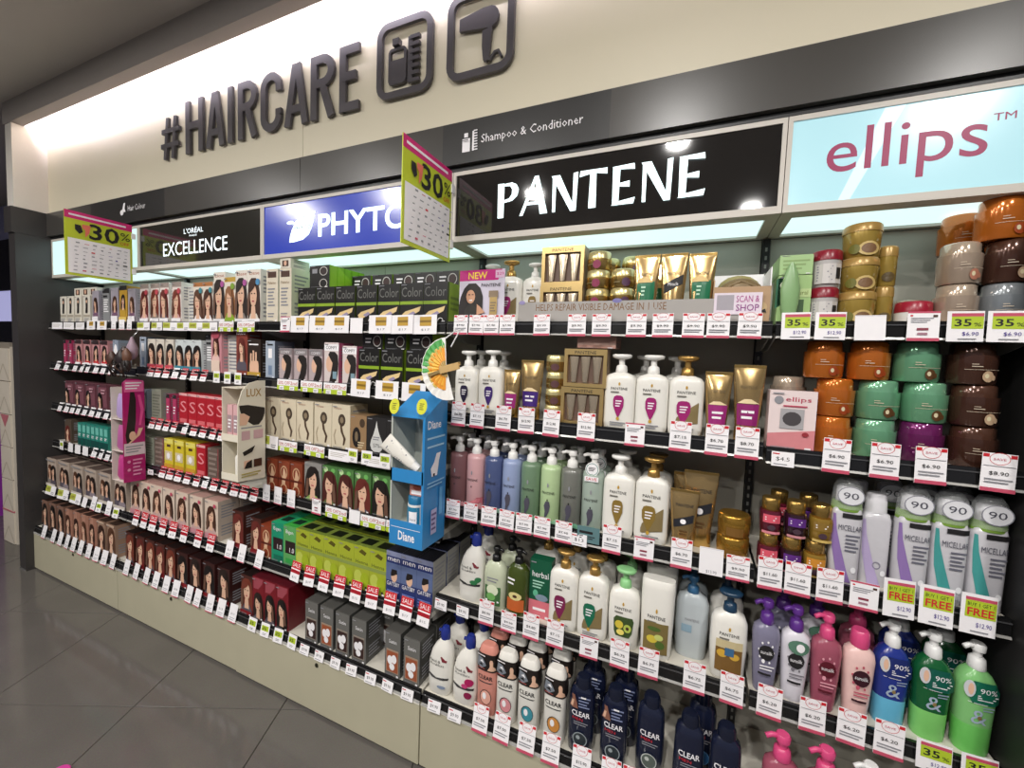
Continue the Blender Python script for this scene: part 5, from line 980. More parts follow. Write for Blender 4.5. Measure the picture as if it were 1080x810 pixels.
TDESC = {'save': 'white red cornered price tag, %s', 'mini': 'small white price tag, %s', 'sale': 'red topped SALE price tag', 'plain': 'narrow plain white price tag', 'lime': 'large lime 35 percent price tag, %s', 'free': 'lime BUY 1 GET 1 FREE tag', 'blank': 'large blank white shelf tag', 'redcard': 'white card edged in red', 'half': 'long lime 50% OFF shelf strip', 'gold': 'white shelf tag with gold square', 'lime_s': 'narrow lime 35 percent tag', 'limew': 'short lime and white strip', 'strip': 'long plain white shelf strip'}
def tg(bay, r, t, u, price='', dz=0., rz=None, tx=None):
    z, yf = rb[(bay, r)]; y = yf-.0075; z = z-.003+dz
    b, c = tagmesh(t, price)
    small = bay < 3 and r in (1, 2, 3, 4)
    if c[0] is None: c[0] = o = b.build('price_tag')
    else: o = c[0].copy(); COL.objects.link(o)
    X = XU(u, y, z+.035); x0, x1 = BX[bay]
    o.location = (min(max(X, x0+.02), x1-.015), y, z); a = random.uniform(-.07, .07) if rz is None else rz
    lean = (-.22 if r >= 5 else -.3 if bay < 3 and r > 1 and t in ('plain', 'sale') else -.04) if tx is None else tx
    o.rotation_euler = (lean, random.uniform(-.02, .02), a)
    if t not in ('half', 'limew', 'strip') : o.location.y -= .002
    if small: o.scale = (.95, 1, .74)
    elif r == 1 and t in ('save', 'lime', 'redcard', 'blank'): o.scale = (1, 1, .8)
    d = TDESC[t]; d = d % price if '%s' in d else d
    TP.append((o, d, bay, r))
def tgs(bay, r, t, us, prices=('',), **k):
    for i, u in enumerate(us): tg(bay, r, t, u, prices[i % len(prices)], **k)
P7 = ('$7.90',)
tgs(1, 1, 'strip', (60, 72, 84)); tgs(1, 1, 'gold', (96, 107.5), ('$9',)); tgs(1, 1, 'plain', (120, 128.5, 136.5), ('$8.9',))
tgs(1, 2, 'plain', (59.6, 68.5, 78, 85, 91, 100, 107.5, 116), ('$9.9',)); tgs(1, 3, 'plain', (62, 69, 75, 81, 88, 95.5, 102.5, 110.7, 118), ('$9.9',))
tgs(1, 4, 'blank', (74.5, 82, 90)); tgs(1, 4, 'lime_s', (65,)); tgs(1, 4, 'plain', (98, 105, 112, 119), ('$9.9',))
tgs(1, 5, 'limew', (52, 65, 78), tx=-.2); tgs(1, 5, 'blank', (88,)); tgs(1, 5, 'lime_s', (103, 121)); tgs(1, 5, 'plain', (97, 113), ('$8',))
tgs(1, 6, 'plain', (45, 55, 62, 69, 76, 83.5, 92, 100, 108.5, 117.5), ('$15', '$16'))
tgs(2, 1, 'limew', (151, 165, 179, 193, 207, 221)); tgs(2, 1, 'half', (238, 259))
tgs(2, 2, 'sale', (157.5, 165.2, 174), ('$13',)); tgs(2, 2, 'plain', (183.5,), ('$12',)); tgs(2, 2, 'sale', (192.6, 203.5, 213.3), ('$13',)); tgs(2, 2, 'lime_s', (228.5, 240, 251))
tgs(2, 3, 'sale', (159, 166.3, 174, 182), ('$13',)); tgs(2, 3, 'plain', (193.3,), ('$12',)); tgs(2, 3, 'sale', (203, 212.6, 223, 232.5), ('$13',))
tgs(2, 4, 'mini', (159,), ('$8',)); tgs(2, 4, 'sale', (170, 178, 186.5, 196, 206), ('$13',)); tgs(2, 4, 'plain', (215,), ('$12',)); tgs(2, 4, 'sale', (224.5, 235, 246, 256, 266.5), ('$13',))
tgs(2, 5, 'sale', (142, 150.5, 159.5, 170.3, 180.8, 192.6, 207.4, 220.7), ('$14',)); tgs(2, 5, 'plain', (240.5, 253.5), ('$14',))
tgs(2, 6, 'plain', (132, 142, 153, 162.8, 173.7, 184, 197.5, 206.5, 220, 231.5, 244), ('$19', '$18'))
tgs(3, 1, 'redcard', (301,)); tgs(3, 1, 'gold', (316, 336.5, 357), ('$17',)); tgs(3, 1, 'blank', (376,)); tgs(3, 1, 'gold', (401, 424, 448), ('$17',))
tgs(3, 2, 'half', (303, 328, 353)); tgs(3, 2, 'gold', (380, 408, 436), ('$17',))
tgs(3, 3, 'limew', (284,)); tgs(3, 3, 'half', (303, 331)); tgs(3, 3, 'lime_s', (372, 387), ('',), dz=.004); tgs(3, 3, 'strip', (357, 399)); tgs(3, 3, 'lime_s', (406,), ('',), dz=.004)
tgs(3, 4, 'plain', (281, 293, 307), ('$11',)); tgs(3, 4, 'redcard', (334,)); tgs(3, 4, 'half', (354, 393, 420)); tgs(3, 4, 'blank', (374,))
tgs(3, 5, 'plain', (271.5,), ('$16',)); tgs(3, 5, 'sale', (310, 325, 340, 356.5, 374, 391, 410, 427, 445.5), ('$15', '$17'))
tgs(3, 6, 'lime_s', (265, 278.5, 292.5, 307)); tgs(3, 6, 'mini', (320.5, 336, 353, 370, 390, 408, 429), ('$9.90',))
tgs(4, 1, 'save', (486, 502, 518, 535), P7); tgs(4, 1, 'save', (571.5, 608.5, 634.5, 671, 699, 731, 757.5, 790.5), ('$9.90',))
tgs(4, 2, 'save', (483.5, 503, 530.6), ('$6.70', '$7.15', '$6.70')); tgs(4, 2, 'save', (555, 581, 618), ('$12.90',)); tg(4, 2, 'redcard', 669.5); tgs(4, 2, 'save', (717, 755.5, 787.5), ('$7.15', '$6.70', '$8.70'))
tgs(4, 3, 'save', (478, 496.5, 515.5, 534, 552.5, 571.8, 594.3), ('$7.90',)); tg(4, 3, 'mini', 611, '$13'); tg(4, 3, 'save', 645, '$7.15'); tg(4, 3, 'redcard', 679); tg(4, 3, 'save', 718.5, '$6.70'); tg(4, 3, 'blank', 750, '$13.90'); tg(4, 3, 'save', 778.5, '$9.90')
tgs(4, 4, 'mini', (465, 488), ('$9.90',)); tgs(4, 4, 'save', (512.6, 536.5, 560, 585), ('$8.90', '$9.90', '$4.80', '$7.15')); tg(4, 4, 'redcard', 621); tgs(4, 4, 'save', (653.5, 683.5, 732, 771.5), ('$6.75',))
tgs(4, 6, 'mini', (457.5, 479), ('$9.90',)); tgs(4, 6, 'save', (505.7, 528, 554, 580), ('$7.50',)); tgs(4, 6, 'save', (612.5, 644, 667, 720), ('$15.90',))
tgs(5, 1, 'lime', (839.5, 875.5), ('$12.90',)); tg(5, 1, 'blank', 918); tg(5, 1, 'redcard', 973.5); tgs(5, 1, 'lime', (1018, 1062), ('$6.90',))
tg(5, 2, 'mini', 826, '$4.5'); tgs(5, 2, 'save', (881.5, 932.5, 981.5, 1052), ('$6.90', '$6.90', '$6.90', '$8.90'))
tgs(5, 3, 'save', (812, 841, 875), ('$11.60',)); tg(5, 3, 'redcard', 911); tgs(5, 3, 'free', (948, 987, 1031), ('$12.90',))
tgs(5, 4, 'save', (811, 856.5, 897, 937), ('$6.20',)); tgs(5, 4, 'lime', (985, 1033), ('$12.90',))
TP.sort(key=lambda q: q[0].location.x); cnt = {}; tot = {}
dk = lambda d: ''.join(c for c in d if not c.isdigit())
for o, d, b, r in TP: tot[(dk(d), b, r)] = tot.get((dk(d), b, r), 0)+1
for o, d, b, r in TP:
    k = (dk(d), b, r); i = cnt.get(k, 0); cnt[k] = i+1
    tag(o, d+(', '+('leftmost' if i == 0 else ORD[i]+' from left') if tot[k] > 1 else '')+', %s rail, %s' % (rown(b, r), BAYN[b]), 'price tag', 'price tags on the shelf rails')

# ------------------------------------------------------------------ hanging promotion flags at right angles to the signs
def flag(X, lab):
    r = empty('promotion_flag', (X, -.153, 1.80)); W, H = .265, .312
    b = MB().box(-.0015, .0015, -W/2, W/2, 0, H, M('#c4d22a', .4, noise=0))
    P = sideR(-W/2, W/2, 0, H, .0015, .0004)
    ops = [('r', 0, .88, 1, 1, M('#d61f74', .4, noise=0)), ('l', .06, .91, .9, .97, 1, PAPER), ('r', .04, .04, .96, .58, PAPER), ('t', .34, .61, .79, .86, '*30', INK), ('t', .81, .70, .96, .83, '%', INK), ('t', .8, .62, .94, .67, 'OFF', RED), ('p', [(.14, .8), (.22, .8), (.25, .7), (.2, .66), (.14, .72)], INK), ('p', [(.24, .82), (.36, .82), (.34, .7), (.28, .62), (.28, .74), (.24, .76)], M('#e8705c', noise=0))]
    rr = random.Random(3); cols = (GREYT, INK, VIO, PINKR, RED)
    for i in range(8):
        for j in range(7):
            a = .1+j*.12+rr.uniform(0, .02); c = .08+i*.06; ops.append(('r', a, c, a+rr.uniform(.03, .07), c+rr.choice((.008, .012, .02)), rr.choice(cols) if rr.random() < .3 else GREYT))
    b.art(ops, P); b.art(ops[:5], lambda u, v, k: (-.0015-.0004*k, W/2-W*u, H*v)); b.build('flag_board', r)
    for z in (.05, .24): MB().box(-.006, .006, W/2-.004, W/2+.014, z, z+.028, PAPER).build('clip', r)
    tag(r, lab, 'sign', 'thirty percent promotion flags')
flag(.985, 'lime and pink 30% OFF flag hanging beside the hair colour panel')
flag(3.005, 'lime and pink 30% OFF flag between the blue and black signs')

# ------------------------------------------------------------------ strip displays hanging at the bay joints
def tray_box(r, x0, x1, y0, y1, z0, z1, col, inner, shelves, t=.003):
    MB().box(x0, x0+t, y0, y1, z0, z1, inner).build('left_panel', r)
    MB().box(x0+t, x1-t, y1-t, y1, z0, z1, inner).build('back_panel', r)
    for z in shelves: MB().box(x0+t, x1-t, y0+.002, y1-t, z, z+t, inner).build('tray', r)
LX = empty('strip_display', (2.073, -.089, .903)); CR = M('#e4dcc8', .4, noise=.02)
tray_box(LX, -.110, -.004, -.065, .05, 0, .40, CR, CR, (.0, .17, .397))
MB().box(-.110, -.004, -.068, -.065, 0, .03, CR).build('front_lip', LX); MB().box(-.110, -.004, -.068, -.065, .17, .2, CR).build('front_lip', LX)
pp = [(-.068, 0), (.054, -.008), (.054, .43), (.02, .43), (-.02, .42), (-.05, .39), (-.068, .33)]
b = MB().xprism(pp, -.004, .0, CR)
P = lambda a, c, k: (.0+.0004*k, -.068+.122*a, .43*c)
b.art([('t', .3, .84, .85, .92, '*LUX', M('#b08a4c')), ('s', [(.55, .55, .75), (.6, .3, .9), (.66, .12, .97), (.72, .06, .97), (.76, .04, .35)], HBLK), ('p', [(.06, .56), (.3, .56), (.42, .64), (.2, .68), (.06, .68)], SKIN), ('r', .12, .41, .42, .5, M('#c9a0a4')), ('r', .55, .41, .9, .5, M('#c9a0a4')),
       ('l', .1, .52, .85, .545, 1, GREYT), ('p', [(.15, .29), (.6, .34), (.5, .28), (.2, .25)], HBLK), ('r', .2, .12, .48, .2, SKIN), ('r', .55, .12, .85, .2, HBRN), ('p', [(.2, .12), (.48, .12), (.48, .2), (.3, .18)], HBLK), ('l', .1, .03, .8, .08, 2, M('#b0a050'))], P); b.build('header_panel', LX)
tag(LX, 'cream cardboard strip display with dark hair photo between second and third bays', 'display')
for i, (dx, z, key) in enumerate(((-.085, .203, 'pink'), (-.045, .203, 'pink'))):
    b = MB().box(-.017, .017, 0, .03, 0, .15, M('#d9a9ac', .3)); b.art([('r', .1, .2, .9, .7, M('#a58a90')), ('l', .2, .3, .8, .6, 3, PAPER)], flat(-.017, .017, 0, .15, 0)); o = b.build('sachet_box', None, (2.073+dx, -.137, .903+z-.029))
    tag(o, 'pink slim carton in the upper tray of the cream strip display, %s one' % ('left', 'right')[i], 'box', 'goods in the cream strip display')
b = empty('small_bottle', (2.03, -.122, .9075)); MB().loft([(0, .017, .012), (.09, .018, .013), (.1, .012, .01)], PW, 16, 3).build('body', b); MB().loft([(.1, .009, .009), (.12, .009, .009)], WHITE, 12).build('cap', b)
tag(b, 'small white bottle in the lower tray of the cream strip display', 'bottle')
# magenta hair treatment display
MG = empty('strip_display', (1.111, -.076, .740)); MGM = M('#b01668', .3, noise=.03); IV = M('#d9cfc4', .4)
tray_box(MG, -.122, -.004, -.05, .04, 0, .50, MGM, IV, (.0, .16, .33))
b = MB().xprism([(-.052, 0), (.042, -.003), (.042, .53), (.02, .545), (-.03, .55), (-.052, .53)], -.004, 0, MGM)
P = lambda a, c, k: (.0004*k, -.052+.094*a, .545*c)
b.art([('s', [(.3, .2, .25), (.46, .1, .5), (.6, .2, .58), (.8, .3, .6), (.9, .35, .5)], HBLK), ('e', .42, .45, .16, .045, SKIN), ('s', [(.36, .1, .2), (.45, .6, .75), (.52, .7, .9)], SKIN), ('r', .02, .26, .98, .38, M('#d8c4cc')), ('l', .1, .28, .9, .36, 3, GREYT), ('s', [(.55, .7, .8), (.7, .8, .95), (.85, .66, .8)], M('#e04a90')),
       ('r', .05, .88, .95, .99, M('#e0609a')), ('l', .12, .9, .85, .98, 3, PAPER), ('l', .4, .05, .85, .23, 5, M('#e08ab4')), ('e', .22, .2, .08, .015, M('#e08ab4')), ('e', .22, .12, .08, .015, M('#e08ab4'))], P); b.build('side_panel', MG)
tag(MG, 'magenta cardboard strip display with dancing woman print, first joint', 'display')
for i, z in enumerate((.005, .165, .335)):
    b = MB().loft([(0, .036, .012), (.02, .042, .018), (.1, .042, .012), (.13, .04, .002)], M(('#c23a86', '#b85a9a', '#b49ad0')[i], .3), 16, 3); o = b.build('treatment_sachet', None, (1.048, -.10, .742+z))
    tag(o, '%s sachet in the %s tray of the magenta strip display' % (('deep pink', 'mauve pink', 'lilac')[i], ('lowest', 'middle', 'upper')[i]), 'sachet', 'sachets in the magenta display')
# bundle of scrunchies and hair pieces hanging over the magenta display
HC = empty('hair_accessory', (1.075, -.105, 1.338))
for k in range(7):
    a = k*1.3; MB().loft([(0, .014, .012), (.02, .028, .02), (.05, .026, .018), (.075, .008, .006)], M(('#241a16', '#3a241c', '#1c1718', '#4a2c20', '#2a2022', '#6a4634', '#3c2a28')[k], .5), 12).build('hair_tuft', HC).location = (.045*math.cos(a)+(-.04 if k == 3 else 0), .012*math.sin(a)-.01, .009*k-.01)
rs = random.Random(5)
for k in range(12):
    x0 = rs.uniform(-.07, .05); MB().tube([(x0, -.01, .06), (x0+rs.uniform(-.03, .03), -.03, .03+rs.uniform(-.02, .03)), (x0+rs.uniform(-.05, .05), -.028, rs.uniform(-.02, .01)), (x0+rs.uniform(-.04, .04), -.015, -.04)], .0035, M(('#2b1d18', '#4d3226', '#171214')[k % 3], .45)).build('hair_strand', HC)
tag(HC, 'dark brown hair pieces hanging above the magenta strip display', 'accessory')
HC = empty('hanging_sponge', (1.045, -.055, 1.39)); MB().loft([(0, .012, .01), (.02, .03, .022), (.06, .032, .024), (.09, .018, .014), (.12, .006, .005)], M('#9c8492', .6), 14).build('sponge_body', HC)
MB().tube([(0, 0, .115), (.004, .02, .145), (0, .03, .16)], .0025, SILV).build('hook', HC)
tag(HC, 'dull mauve teardrop sponge hooked under the top shelf joint', 'accessory')
# blue strip display
DI = empty('strip_display', (3.021, -.073, .822)); BL = M('#2b86c8', .35, noise=.03); BLG = M('#b9bdb4', .5); BL2 = M('#1d62a8', .35)
W0, Y0, Y1, HH = -.134, -.09, .039, .44
tray_box(DI, W0, 0, Y0, Y1, .0, HH, BL, BLG, (.06, .235))
MB().box(W0, 0, Y0-.003, Y0, 0, .085, BL).art([('t', .28, .22, .78, .6, '*Diane', PAPER), ('r', .05, .72, .95, .74, PAPER)], flat(W0, 0, 0, .085, Y0-.003)).build('front_base', DI)
MB().box(W0, 0, Y0-.003, Y0, .22, .264, BL).build('middle_band', DI)
MB().box(W0, W0+.006, Y0-.003, Y0, .085, HH, BLG).box(-.006, 0, Y0-.003, Y0, .085, HH, BL).build('front_post', DI)
b = MB().xprism([(Y0-.003, 0), (Y1, .0), (Y1, HH+.075), (Y0-.003, HH)], 0, .003, BL)
P = lambda a, c, k: (.003+.0005*k, Y0+(Y1-Y0)*a, (HH+.04)*c)
b.art([('t', .1, .84, .7, .9, '*Diane', PAPER), ('l', .08, .76, .9, .79, 1, M('#a8d4ee')), ('l', .08, .7, .85, .73, 1, M('#a8d4ee')), ('s', [(.5, .3, .55), (.56, .25, .6), (.6, .4, .62), (.66, .5, .7)], PAPER), ('r', .36, .5, .44, .52, INK), ('l', .1, .42, .9, .47, 2, M('#8cc4e6')), ('r', .3, .08, .56, .26, M('#b9b4d8')), ('l', .32, .1, .54, .24, 4, M('#6a5a8c')), ('r', .66, .2, .8, .4, M('#5aa8dc'))], P); b.build('side_panel', DI)
MB().add([(W0, Y0-.003, HH), (0.003, Y0-.003, HH), (.003, Y1, HH+.075), (W0, Y1, HH+.075), (W0, Y0-.003, HH+.004), (0.003, Y0-.003, HH+.004), (.003, Y1, HH+.079), (W0, Y1, HH+.079)], [(0, 1, 2, 3), (4, 5, 6, 7), (0, 1, 5, 4), (1, 2, 6, 5), (2, 3, 7, 6), (3, 0, 4, 7)], BL).build('sloping_header', DI)
tag(DI, 'bright blue cardboard strip display hanging between third and fourth bays', 'display')
tb = empty('cream_tube', (2.93, -.163, 1.134)); tb.scale = (.86, .86, 1); tb.rotation_euler = (0, math.radians(-52), math.radians(18))
MB().loft([(-.075, .016, .016), (-.05, .018, .018)], WHITE, 16).build('cap', tb)
b = MB().loft([(-.05, .02, .018), (.02, .03, .013), (.075, .036, .002)], M('#e6e2d8', .35), 18); b.art([('l', .15, .2, .85, .9, 9, GREYT)], curved(.03, -.04, .07, lambda z: .034, lambda z: .019-.13*(z+.05) if z > -.05 else .019, 2)); b.build('body', tb)
tag(tb, 'white sample tube tilted out of the blue strip display', 'tube')
jr = empty('cream_jar', (2.965, -.118, .8865)); MB().loft([(0, .03, .03), (.004, .032, .032), (.075, .032, .032)], M('#e8e6e0', .25), 20).art([('r', .1, .0, .9, .9, M('#1f7fa8')), ('r', .35, .1, .8, .7, PAPER), ('t', .4, .3, .75, .4, 'Diane', GREYT)], curved(.032, 0, .075, lambda z: .032, lambda z: .032, 2)).build('body', jr)
MB().loft([(.075, .03, .03), (.1, .03, .03), (.103, .026, .026)], M('#1d6f9c', .3), 20).build('lid', jr)
tag(jr, 'teal and white jar in the lower tray of the blue strip display', 'jar')
b = MB().box(-.03, .03, 0, .03, 0, .045, M('#c98478', .4)).art([('r', .1, .1, .9, .4, PAPER), ('e', .5, .65, .3, .2, M('#9c4a3c'))], flat(-.03, .03, 0, .045, 0)).build('sample_box', None, (2.975, -.134, .9905)); tag(b, 'small salmon carton resting above the teal jar', 'box')
for i, (x, z) in enumerate(((2.908, 1.298), (3.018, 1.305))):
    b = MB().loft([(0, .02, .026), (.001, .02, .026)], M('#d5d62c', .5, noise=0), 20); b.art([('l', .2, .2, .8, .8, 4, M('#6f6a18'))], lambda u, v, k: ((u-.5)*.03, (v-.5)*.04, .001+.0004*k)); o = b.build('round_sticker', None, (x, -.178, z)); o.rotation_euler = (math.radians(80), 0, 0)
    tag(o, 'oval yellow sticker hanging by the blue display roof, %s one' % ('left', 'right')[i], 'sticker', 'yellow stickers')
# folding fan with flower print
FN = empty('paper_fan', (3.112, -.185, 1.432)); FN.scale = (.98, .98, .98); FN.rotation_euler = (0, 0, math.radians(-4))
def sector(r0, r1, a0, a1, y, m, n=14, mb=None):
    mb = mb or MB(); vs = []
    for i in range(n+1):
        a = math.radians(a0+(a1-a0)*i/n); f = .0025*(i % 2)
        for rr in (r0, r1): vs.append((rr*math.cos(a), y-f, rr*math.sin(a)))
    return mb.add(vs, [(2*i, 2*i+1, 2*i+3, 2*i+2) for i in range(n)], m)
b = MB(); sector(.008, .1, 95, 288, 0, WHITE, 26, b); sector(.066, .097, 98, 195, -.0008, M('#4fa850', .5), 14, b); sector(.05, .075, 100, 240, -.0016, M('#d8c060', .5, noise=0), 16, b)
sector(.022, .068, 98, 270, -.0024, M('#ef9a2c', .5), 22, b); sector(.03, .055, 105, 262, -.0032, M('#f3b43c', .5), 22, b); sector(.008, .026, 95, 288, -.004, M('#b89a58', .5), 20, b); b.build('fan_leaf', FN)
MB().box(-.07, .06, -.010, -.006, -.006, .004, GOLDL).build('guard_stick', FN); FN.children[-1].rotation_euler = (0, -.35, 0)
MB().box(-.02, .055, -.013, -.008, -.012, .010, M('#c9a468', .5)).build('handle', FN); FN.children[-1].rotation_euler = (0, -.25, 0)
MB().tube([(-.01, 0, .095), (-.012, .05, .12), (-.03, .12, .135), (.0, .06, .12), (.014, 0, .07)], .0022, M('#d8d8d8', .4)).build('string', FN)
tag(FN, 'folding paper fan with sunflower print hanging from the third shelf joint', 'fan')

# ------------------------------------------------------------------ top shelf of the shampoo bays: card, banner, turban box, pouch
zt = SH[(4, 1)][0]; CD = empty('promotion_card', (3.13, -.0075, zt+.0008)); W, H = .175, .182
b = MB().box(-W/2, W/2, 0, .002, 0, H, M('#cfc8d8', .4, noise=.02))
b.art([('p', [(0, .8), (.86, .8), (.94, 1), (0, 1)], M('#c4147a', .4, noise=0)), ('t', .2, .83, .62, .96, '*NEW', M('#f5d23c', .4, noise=0)), ('r', .8, .84, 1, .98, M('#dcb4d0')), ('t', .83, .88, .98, .94, '$29', M('#c4147a', noise=0)), ('t', .5, .68, .92, .74, 'PANTENE', INK)]
      + [('s', [(.12, .0, .52), (.3, -.0, .54), (.5, .04, .54), (.66, .12, .48), (.75, .22, .38)], HBLK), ('e', .27, .5, .1, .13, SKIN2), ('s', [(.1, .12, .5), (.24, .14, .46), (.36, .22, .32)], M('#2a2620')), ('r', .24, .42, .31, .44, PAPER), ('r', .22, .53, .26, .545, HBLK), ('r', .3, .53, .34, .545, HBLK), ('p', [(.42, .15), (.6, .2), (.5, .3), (.42, .36)], SKIN2), ('r', .7, .1, .86, .58, GOLDL), ('r', .68, .48, .88, .6, M('#8f7a60')), ('l', .72, .2, .84, .4, 4, M('#8f7a60'))], flat(-W/2, W/2, 0, H, 0))
b.build('card_face', CD); MB().box(-.02, .02, .002, .02, 0, .003, M('#cfc8d8')).build('card_foot', CD)
tag(CD, 'mauve promotion card with smiling long haired woman and yellow NEW', 'card')
BN = empty('shelf_banner', (3.62, -.0075, zt+.0008)); W = .70; H = .068
b = MB().box(-W/2, W/2, 0, .002, 0, H, M('#aaa5a0', .35, noise=.02)); b.art([('t', .09, .58, .66, .90, 'HELPS REPAIR VISIBLE DAMAGE IN 1 USE', M('#82592f', .5, noise=0)), ('e', .46, 1.0, .02, .1, M('#7a74b0')), ('e', .02, .98, .015, .1, M('#9a8fc0'))], flat(-W/2, W/2, 0, H, 0)); b.build('banner_strip', BN)
b = MB().box(0, .115, -.003, -.001, .024, .082, M('#e6d8e4', .4)); b.art([('r', .06, .2, .42, .9, M('#a8a2aa')), ('t', .47, .56, .94, .86, 'SCAN &', M('#b03a8c', noise=0)), ('t', .47, .16, .94, .46, 'SHOP', M('#8e2a86', noise=0))], flat(0, .115, .024, .082, -.003)); b.build('scan_card', BN).location.x = .235
for q in (-.2, .2): MB().box(q-.01, q+.01, .002, .02, .0, .002, M('#aaa5a0')).build('banner_foot', BN)
tag(BN, 'long grey banner strip reading HELPS REPAIR VISIBLE DAMAGE IN 1 USE', 'banner')
TB = empty('towel_box', (3.921, .002, zt+.0008)); W = .138; KR = M('#b8956f', .5)
b = MB().box(-W/2, W/2, 0, .003, 0, .10, KR); b.art([('t', .28, .66, .74, .78, 'HAIR SUPERFOOD FOR', HBRN), ('l', .24, .5, .8, .6, 1, HBRN), ('t', .38, .36, .68, .46, 'IN 15 MINUTES', HBRN), ('e', .12, .6, .08, .2, M('#a87a5c')), ('e', .86, .44, .09, .14, M('#c9ab7a')), ('p', [(.8, .32), (.94, .3), (.92, .4)], INK)], flat(-W/2, W/2, 0, .10, 0)); b.build('front_flap', TB)
MB().box(-W/2, W/2, .15, .153, 0, .16, PAPER).box(-W/2, -W/2+.003, .003, .15, 0, .12, KR).box(W/2-.003, W/2, .003, .15, 0, .15, PAPER).box(-W/2, W/2, .003, .15, 0, .003, KR).build('tray', TB)
tag(TB, 'open kraft cardboard tray with printed front beside the gold tubes', 'box')
for i, (y, z, c) in enumerate(((.028, .03, '#7d6742'), (.092, .04, '#a3935a'))):
    m = MB().loft([(0, .058, .02), (.04, .064, .025), (.08, .062, .024), (.105, .048, .022), (.118, .03, .014), (.123, .01, .006)], M(c, .45, .1, noise=.25, nscale=18), 20)
    o = m.build('folded_towel', None, (3.921, y+.012, zt+.006+(.02 if i else 0))); s = MB().tube([(-.052, -.014, .06), (-.03, -.016, .1), (.0, -.016, .114), (.03, -.016, .1), (.052, -.014, .06)], .006, M(c, .4, .1, noise=.25, nscale=18)); s.build('fold', o)
    tag(o, '%s hair turban in the kraft tray, %s one' % (('bronze brown', 'olive gold')[i], ('front', 'rear')[i]), 'towel', 'hair turbans')
GP_ = empty('hanging_pouch', (4.03, -.012, zt-.01)); b = MB().loft([(-.01, .006, .003), (.01, .012, .007), (.06, .02, .012), (.1, .022, .01), (.14, .014, .008), (.165, .004, .003)], M('#86ad74', .3), 16, cy=0); b.build('pouch_body', GP_)
MB().prism([(-.03, .05), (.0, .07), (.01, .15), (-.03, .125)], .01, .013, M('#2f6a4c', .3)).build('pouch_leaf', GP_)
tag(GP_, 'light green curved pouch hanging at the shelf joint beside the green carton', 'pouch')
# wavy paper trims in front of the pastel bottles
z3, y3 = SH[(4, 3)]
for i, (u0, u1, c) in enumerate(((484, 508, '#c98a90'), (512, 546, '#93b8a0'), (550, 588, '#8ec49a'), (592, 628, '#6aa884'))):
    xa, xb = XU(u0, y3, z3), XU(u1, y3, z3); n = 12; b = MB(); m = M(c, .3)
    pts = [(xb-xa, 0)]+[(xa+(xb-xa)*(n-k)/n-xa, .014+.005*math.sin(k*1.9)) for k in range(n+1)]+[(0, 0)]
    b.prism(pts, 0, .001, m); o = b.build('wavy_trim', None, (xa, y3+.006, z3+.003)); tag(o, '%s wavy plastic trim strip, %s along the pastel pump bottles' % (('rose', 'pale green', 'mint green', 'deep green')[i], ORD[i]), 'trim strip', 'wavy strips before the pastel bottles')
tc = MB().box(-.035, .035, 0, .002, 0, .05, M('#5c8084', .4)); tc.art([('r', .1, .56, .7, .72, INK), ('l', .1, .2, .8, .45, 2, INK)], flat(-.035, .035, 0, .05, 0)); o = tc.build('shelf_card', None, (XU(621, y3, z3), y3-.008, z3-.025)); tag(o, 'small teal grey card below the tagged sage bottle', 'card')

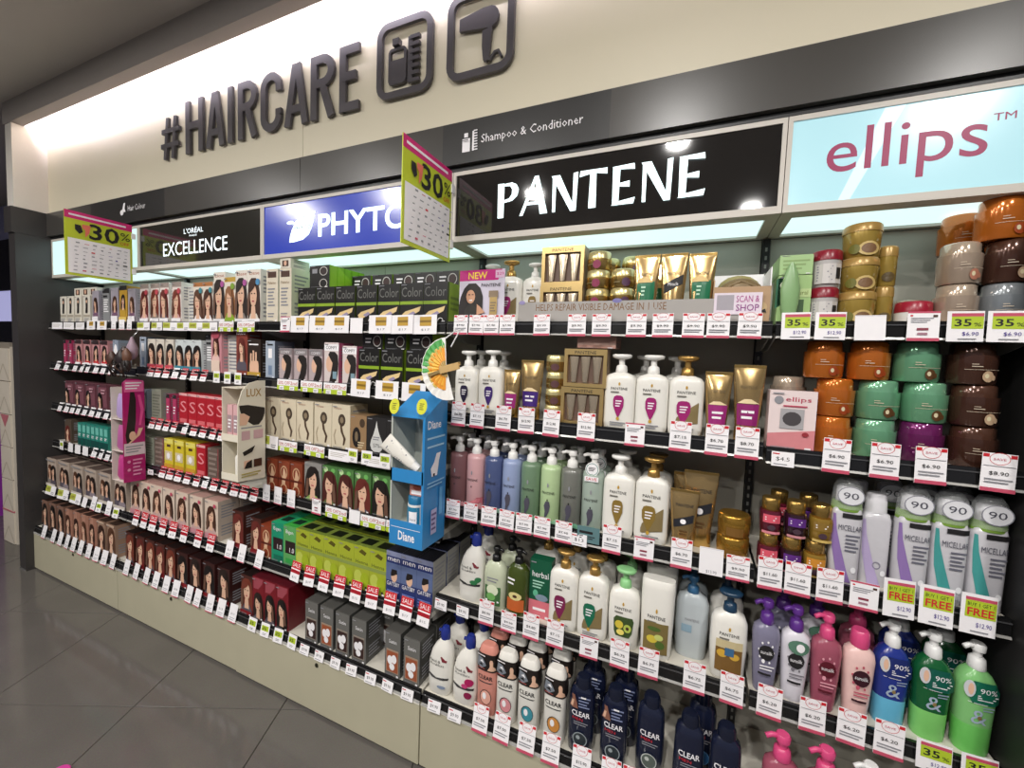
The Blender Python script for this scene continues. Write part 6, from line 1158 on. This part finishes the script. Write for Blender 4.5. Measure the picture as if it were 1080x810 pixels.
# ------------------------------------------------------------------ the shop beyond the left wing
COLPOS = (-.655, -.03, 0)
PURP = M('#b9b2d6', .5, noise=.02)
bw = MB().box(-9, -6.2, 6.0, 6.1, 0, CEILZ, M('#8f8aa6', .7, noise=.03)).build('wall_far'); tag(bw, kind='structure')
wf = MB().box(-6.3, -6.2, -8, 6.1, 0, CEILZ, M('#8f8aa6', .7, noise=.03)).build('wall_left_far'); tag(wf, kind='structure')
pc = empty('tiled_column', COLPOS); CT = M('#d8cdbc', .45, noise=.04, nscale=12); PK = M('#c06a74', .45)
MB().box(-.09, .09, 0, .3, 0, 1.45, M('#8f8577', .6)).build('column_core', pc)
for i in range(6):
    z0 = .004+i*.235
    o = MB().box(-.088, .088, -.008, 0, z0, z0+.228, CT)
    o.art([('p', [(.02, .02), (.5, .5), (.48, .54), (0, .06)], M('#b5a894')), ('p', [(.98, .02), (.5, .5), (.52, .54), (1, .06)], M('#b5a894'))]+([('p', [(.1, 1), (.9, 1), (.5, .6)], PK)] if i == 3 else []), flat(-.088, .088, z0, z0+.228, -.008)); o.build('tile', pc)
MB().box(-.09, .09, -.010, 0, .235, .246, PK).build('pink_band', pc)
MB().box(.0901, .098, .0, .3, 0, 1.42, CT).build('side_cladding', pc)
tag(pc, 'cream tiled column with pink triangles standing beyond the left wing wall', 'column')
ps = empty('display_stand', (-1.9, .1, 0)); MB().box(-.5, .5, 0, .3, .0, 1.36, M('#8a2a9c', .35, noise=.25, nscale=4)).build('stand_body', ps)
for k in range(4): MB().box(-.5, .5, -.02, 0, .35+k*.26, .37+k*.26, PAPER).build('ledge', ps)
MB().box(-.5, .5, -.012, -.001, 1.12, 1.30, M('#e6e0ee', .4)).build('header_board', ps)
tag(ps, 'purple display stand with white ledges beyond the tiled column', 'stand')
sb = empty('shop_front', (-2.6, .6, 0)); MB().box(-1.6, 1.6, 0, .1, 1.98, 2.5, M('#0c0c10', .5)).build('dark_beam', sb); MB().box(-1.6, 1.6, .02, .08, 1.66, 1.98, M('#b8b8ea', .5, emit=.55, noise=0)).build('lit_band', sb); MB().box(-1.6, 1.6, 0, .1, 1.38, 1.66, M('#15151a', .5)).build('lower_beam', sb)
MB().box(-1.6, 1.6, .03, .09, 2.5, 2.86, M('#8f90b4', .5, noise=.02)).build('upper_board', sb)
for q in (-1.5, 1.5): MB().box(q-.05, q+.05, .0, .1, 0, 1.38, M('#2a2a30')).build('post', sb)
tag(sb, 'lavender lit shop front with black beams beyond the left wing wall', 'shop front')
fk = MB().loft([(0, .03, .03), (.012, .03, .03), (.014, .027, .027)], M('#c4308c', .4), 24).build('pink_disc', None, (1.925, -.668, .0003)); tag(fk, 'bright pink disc lying on the floor at the front edge', 'disc')
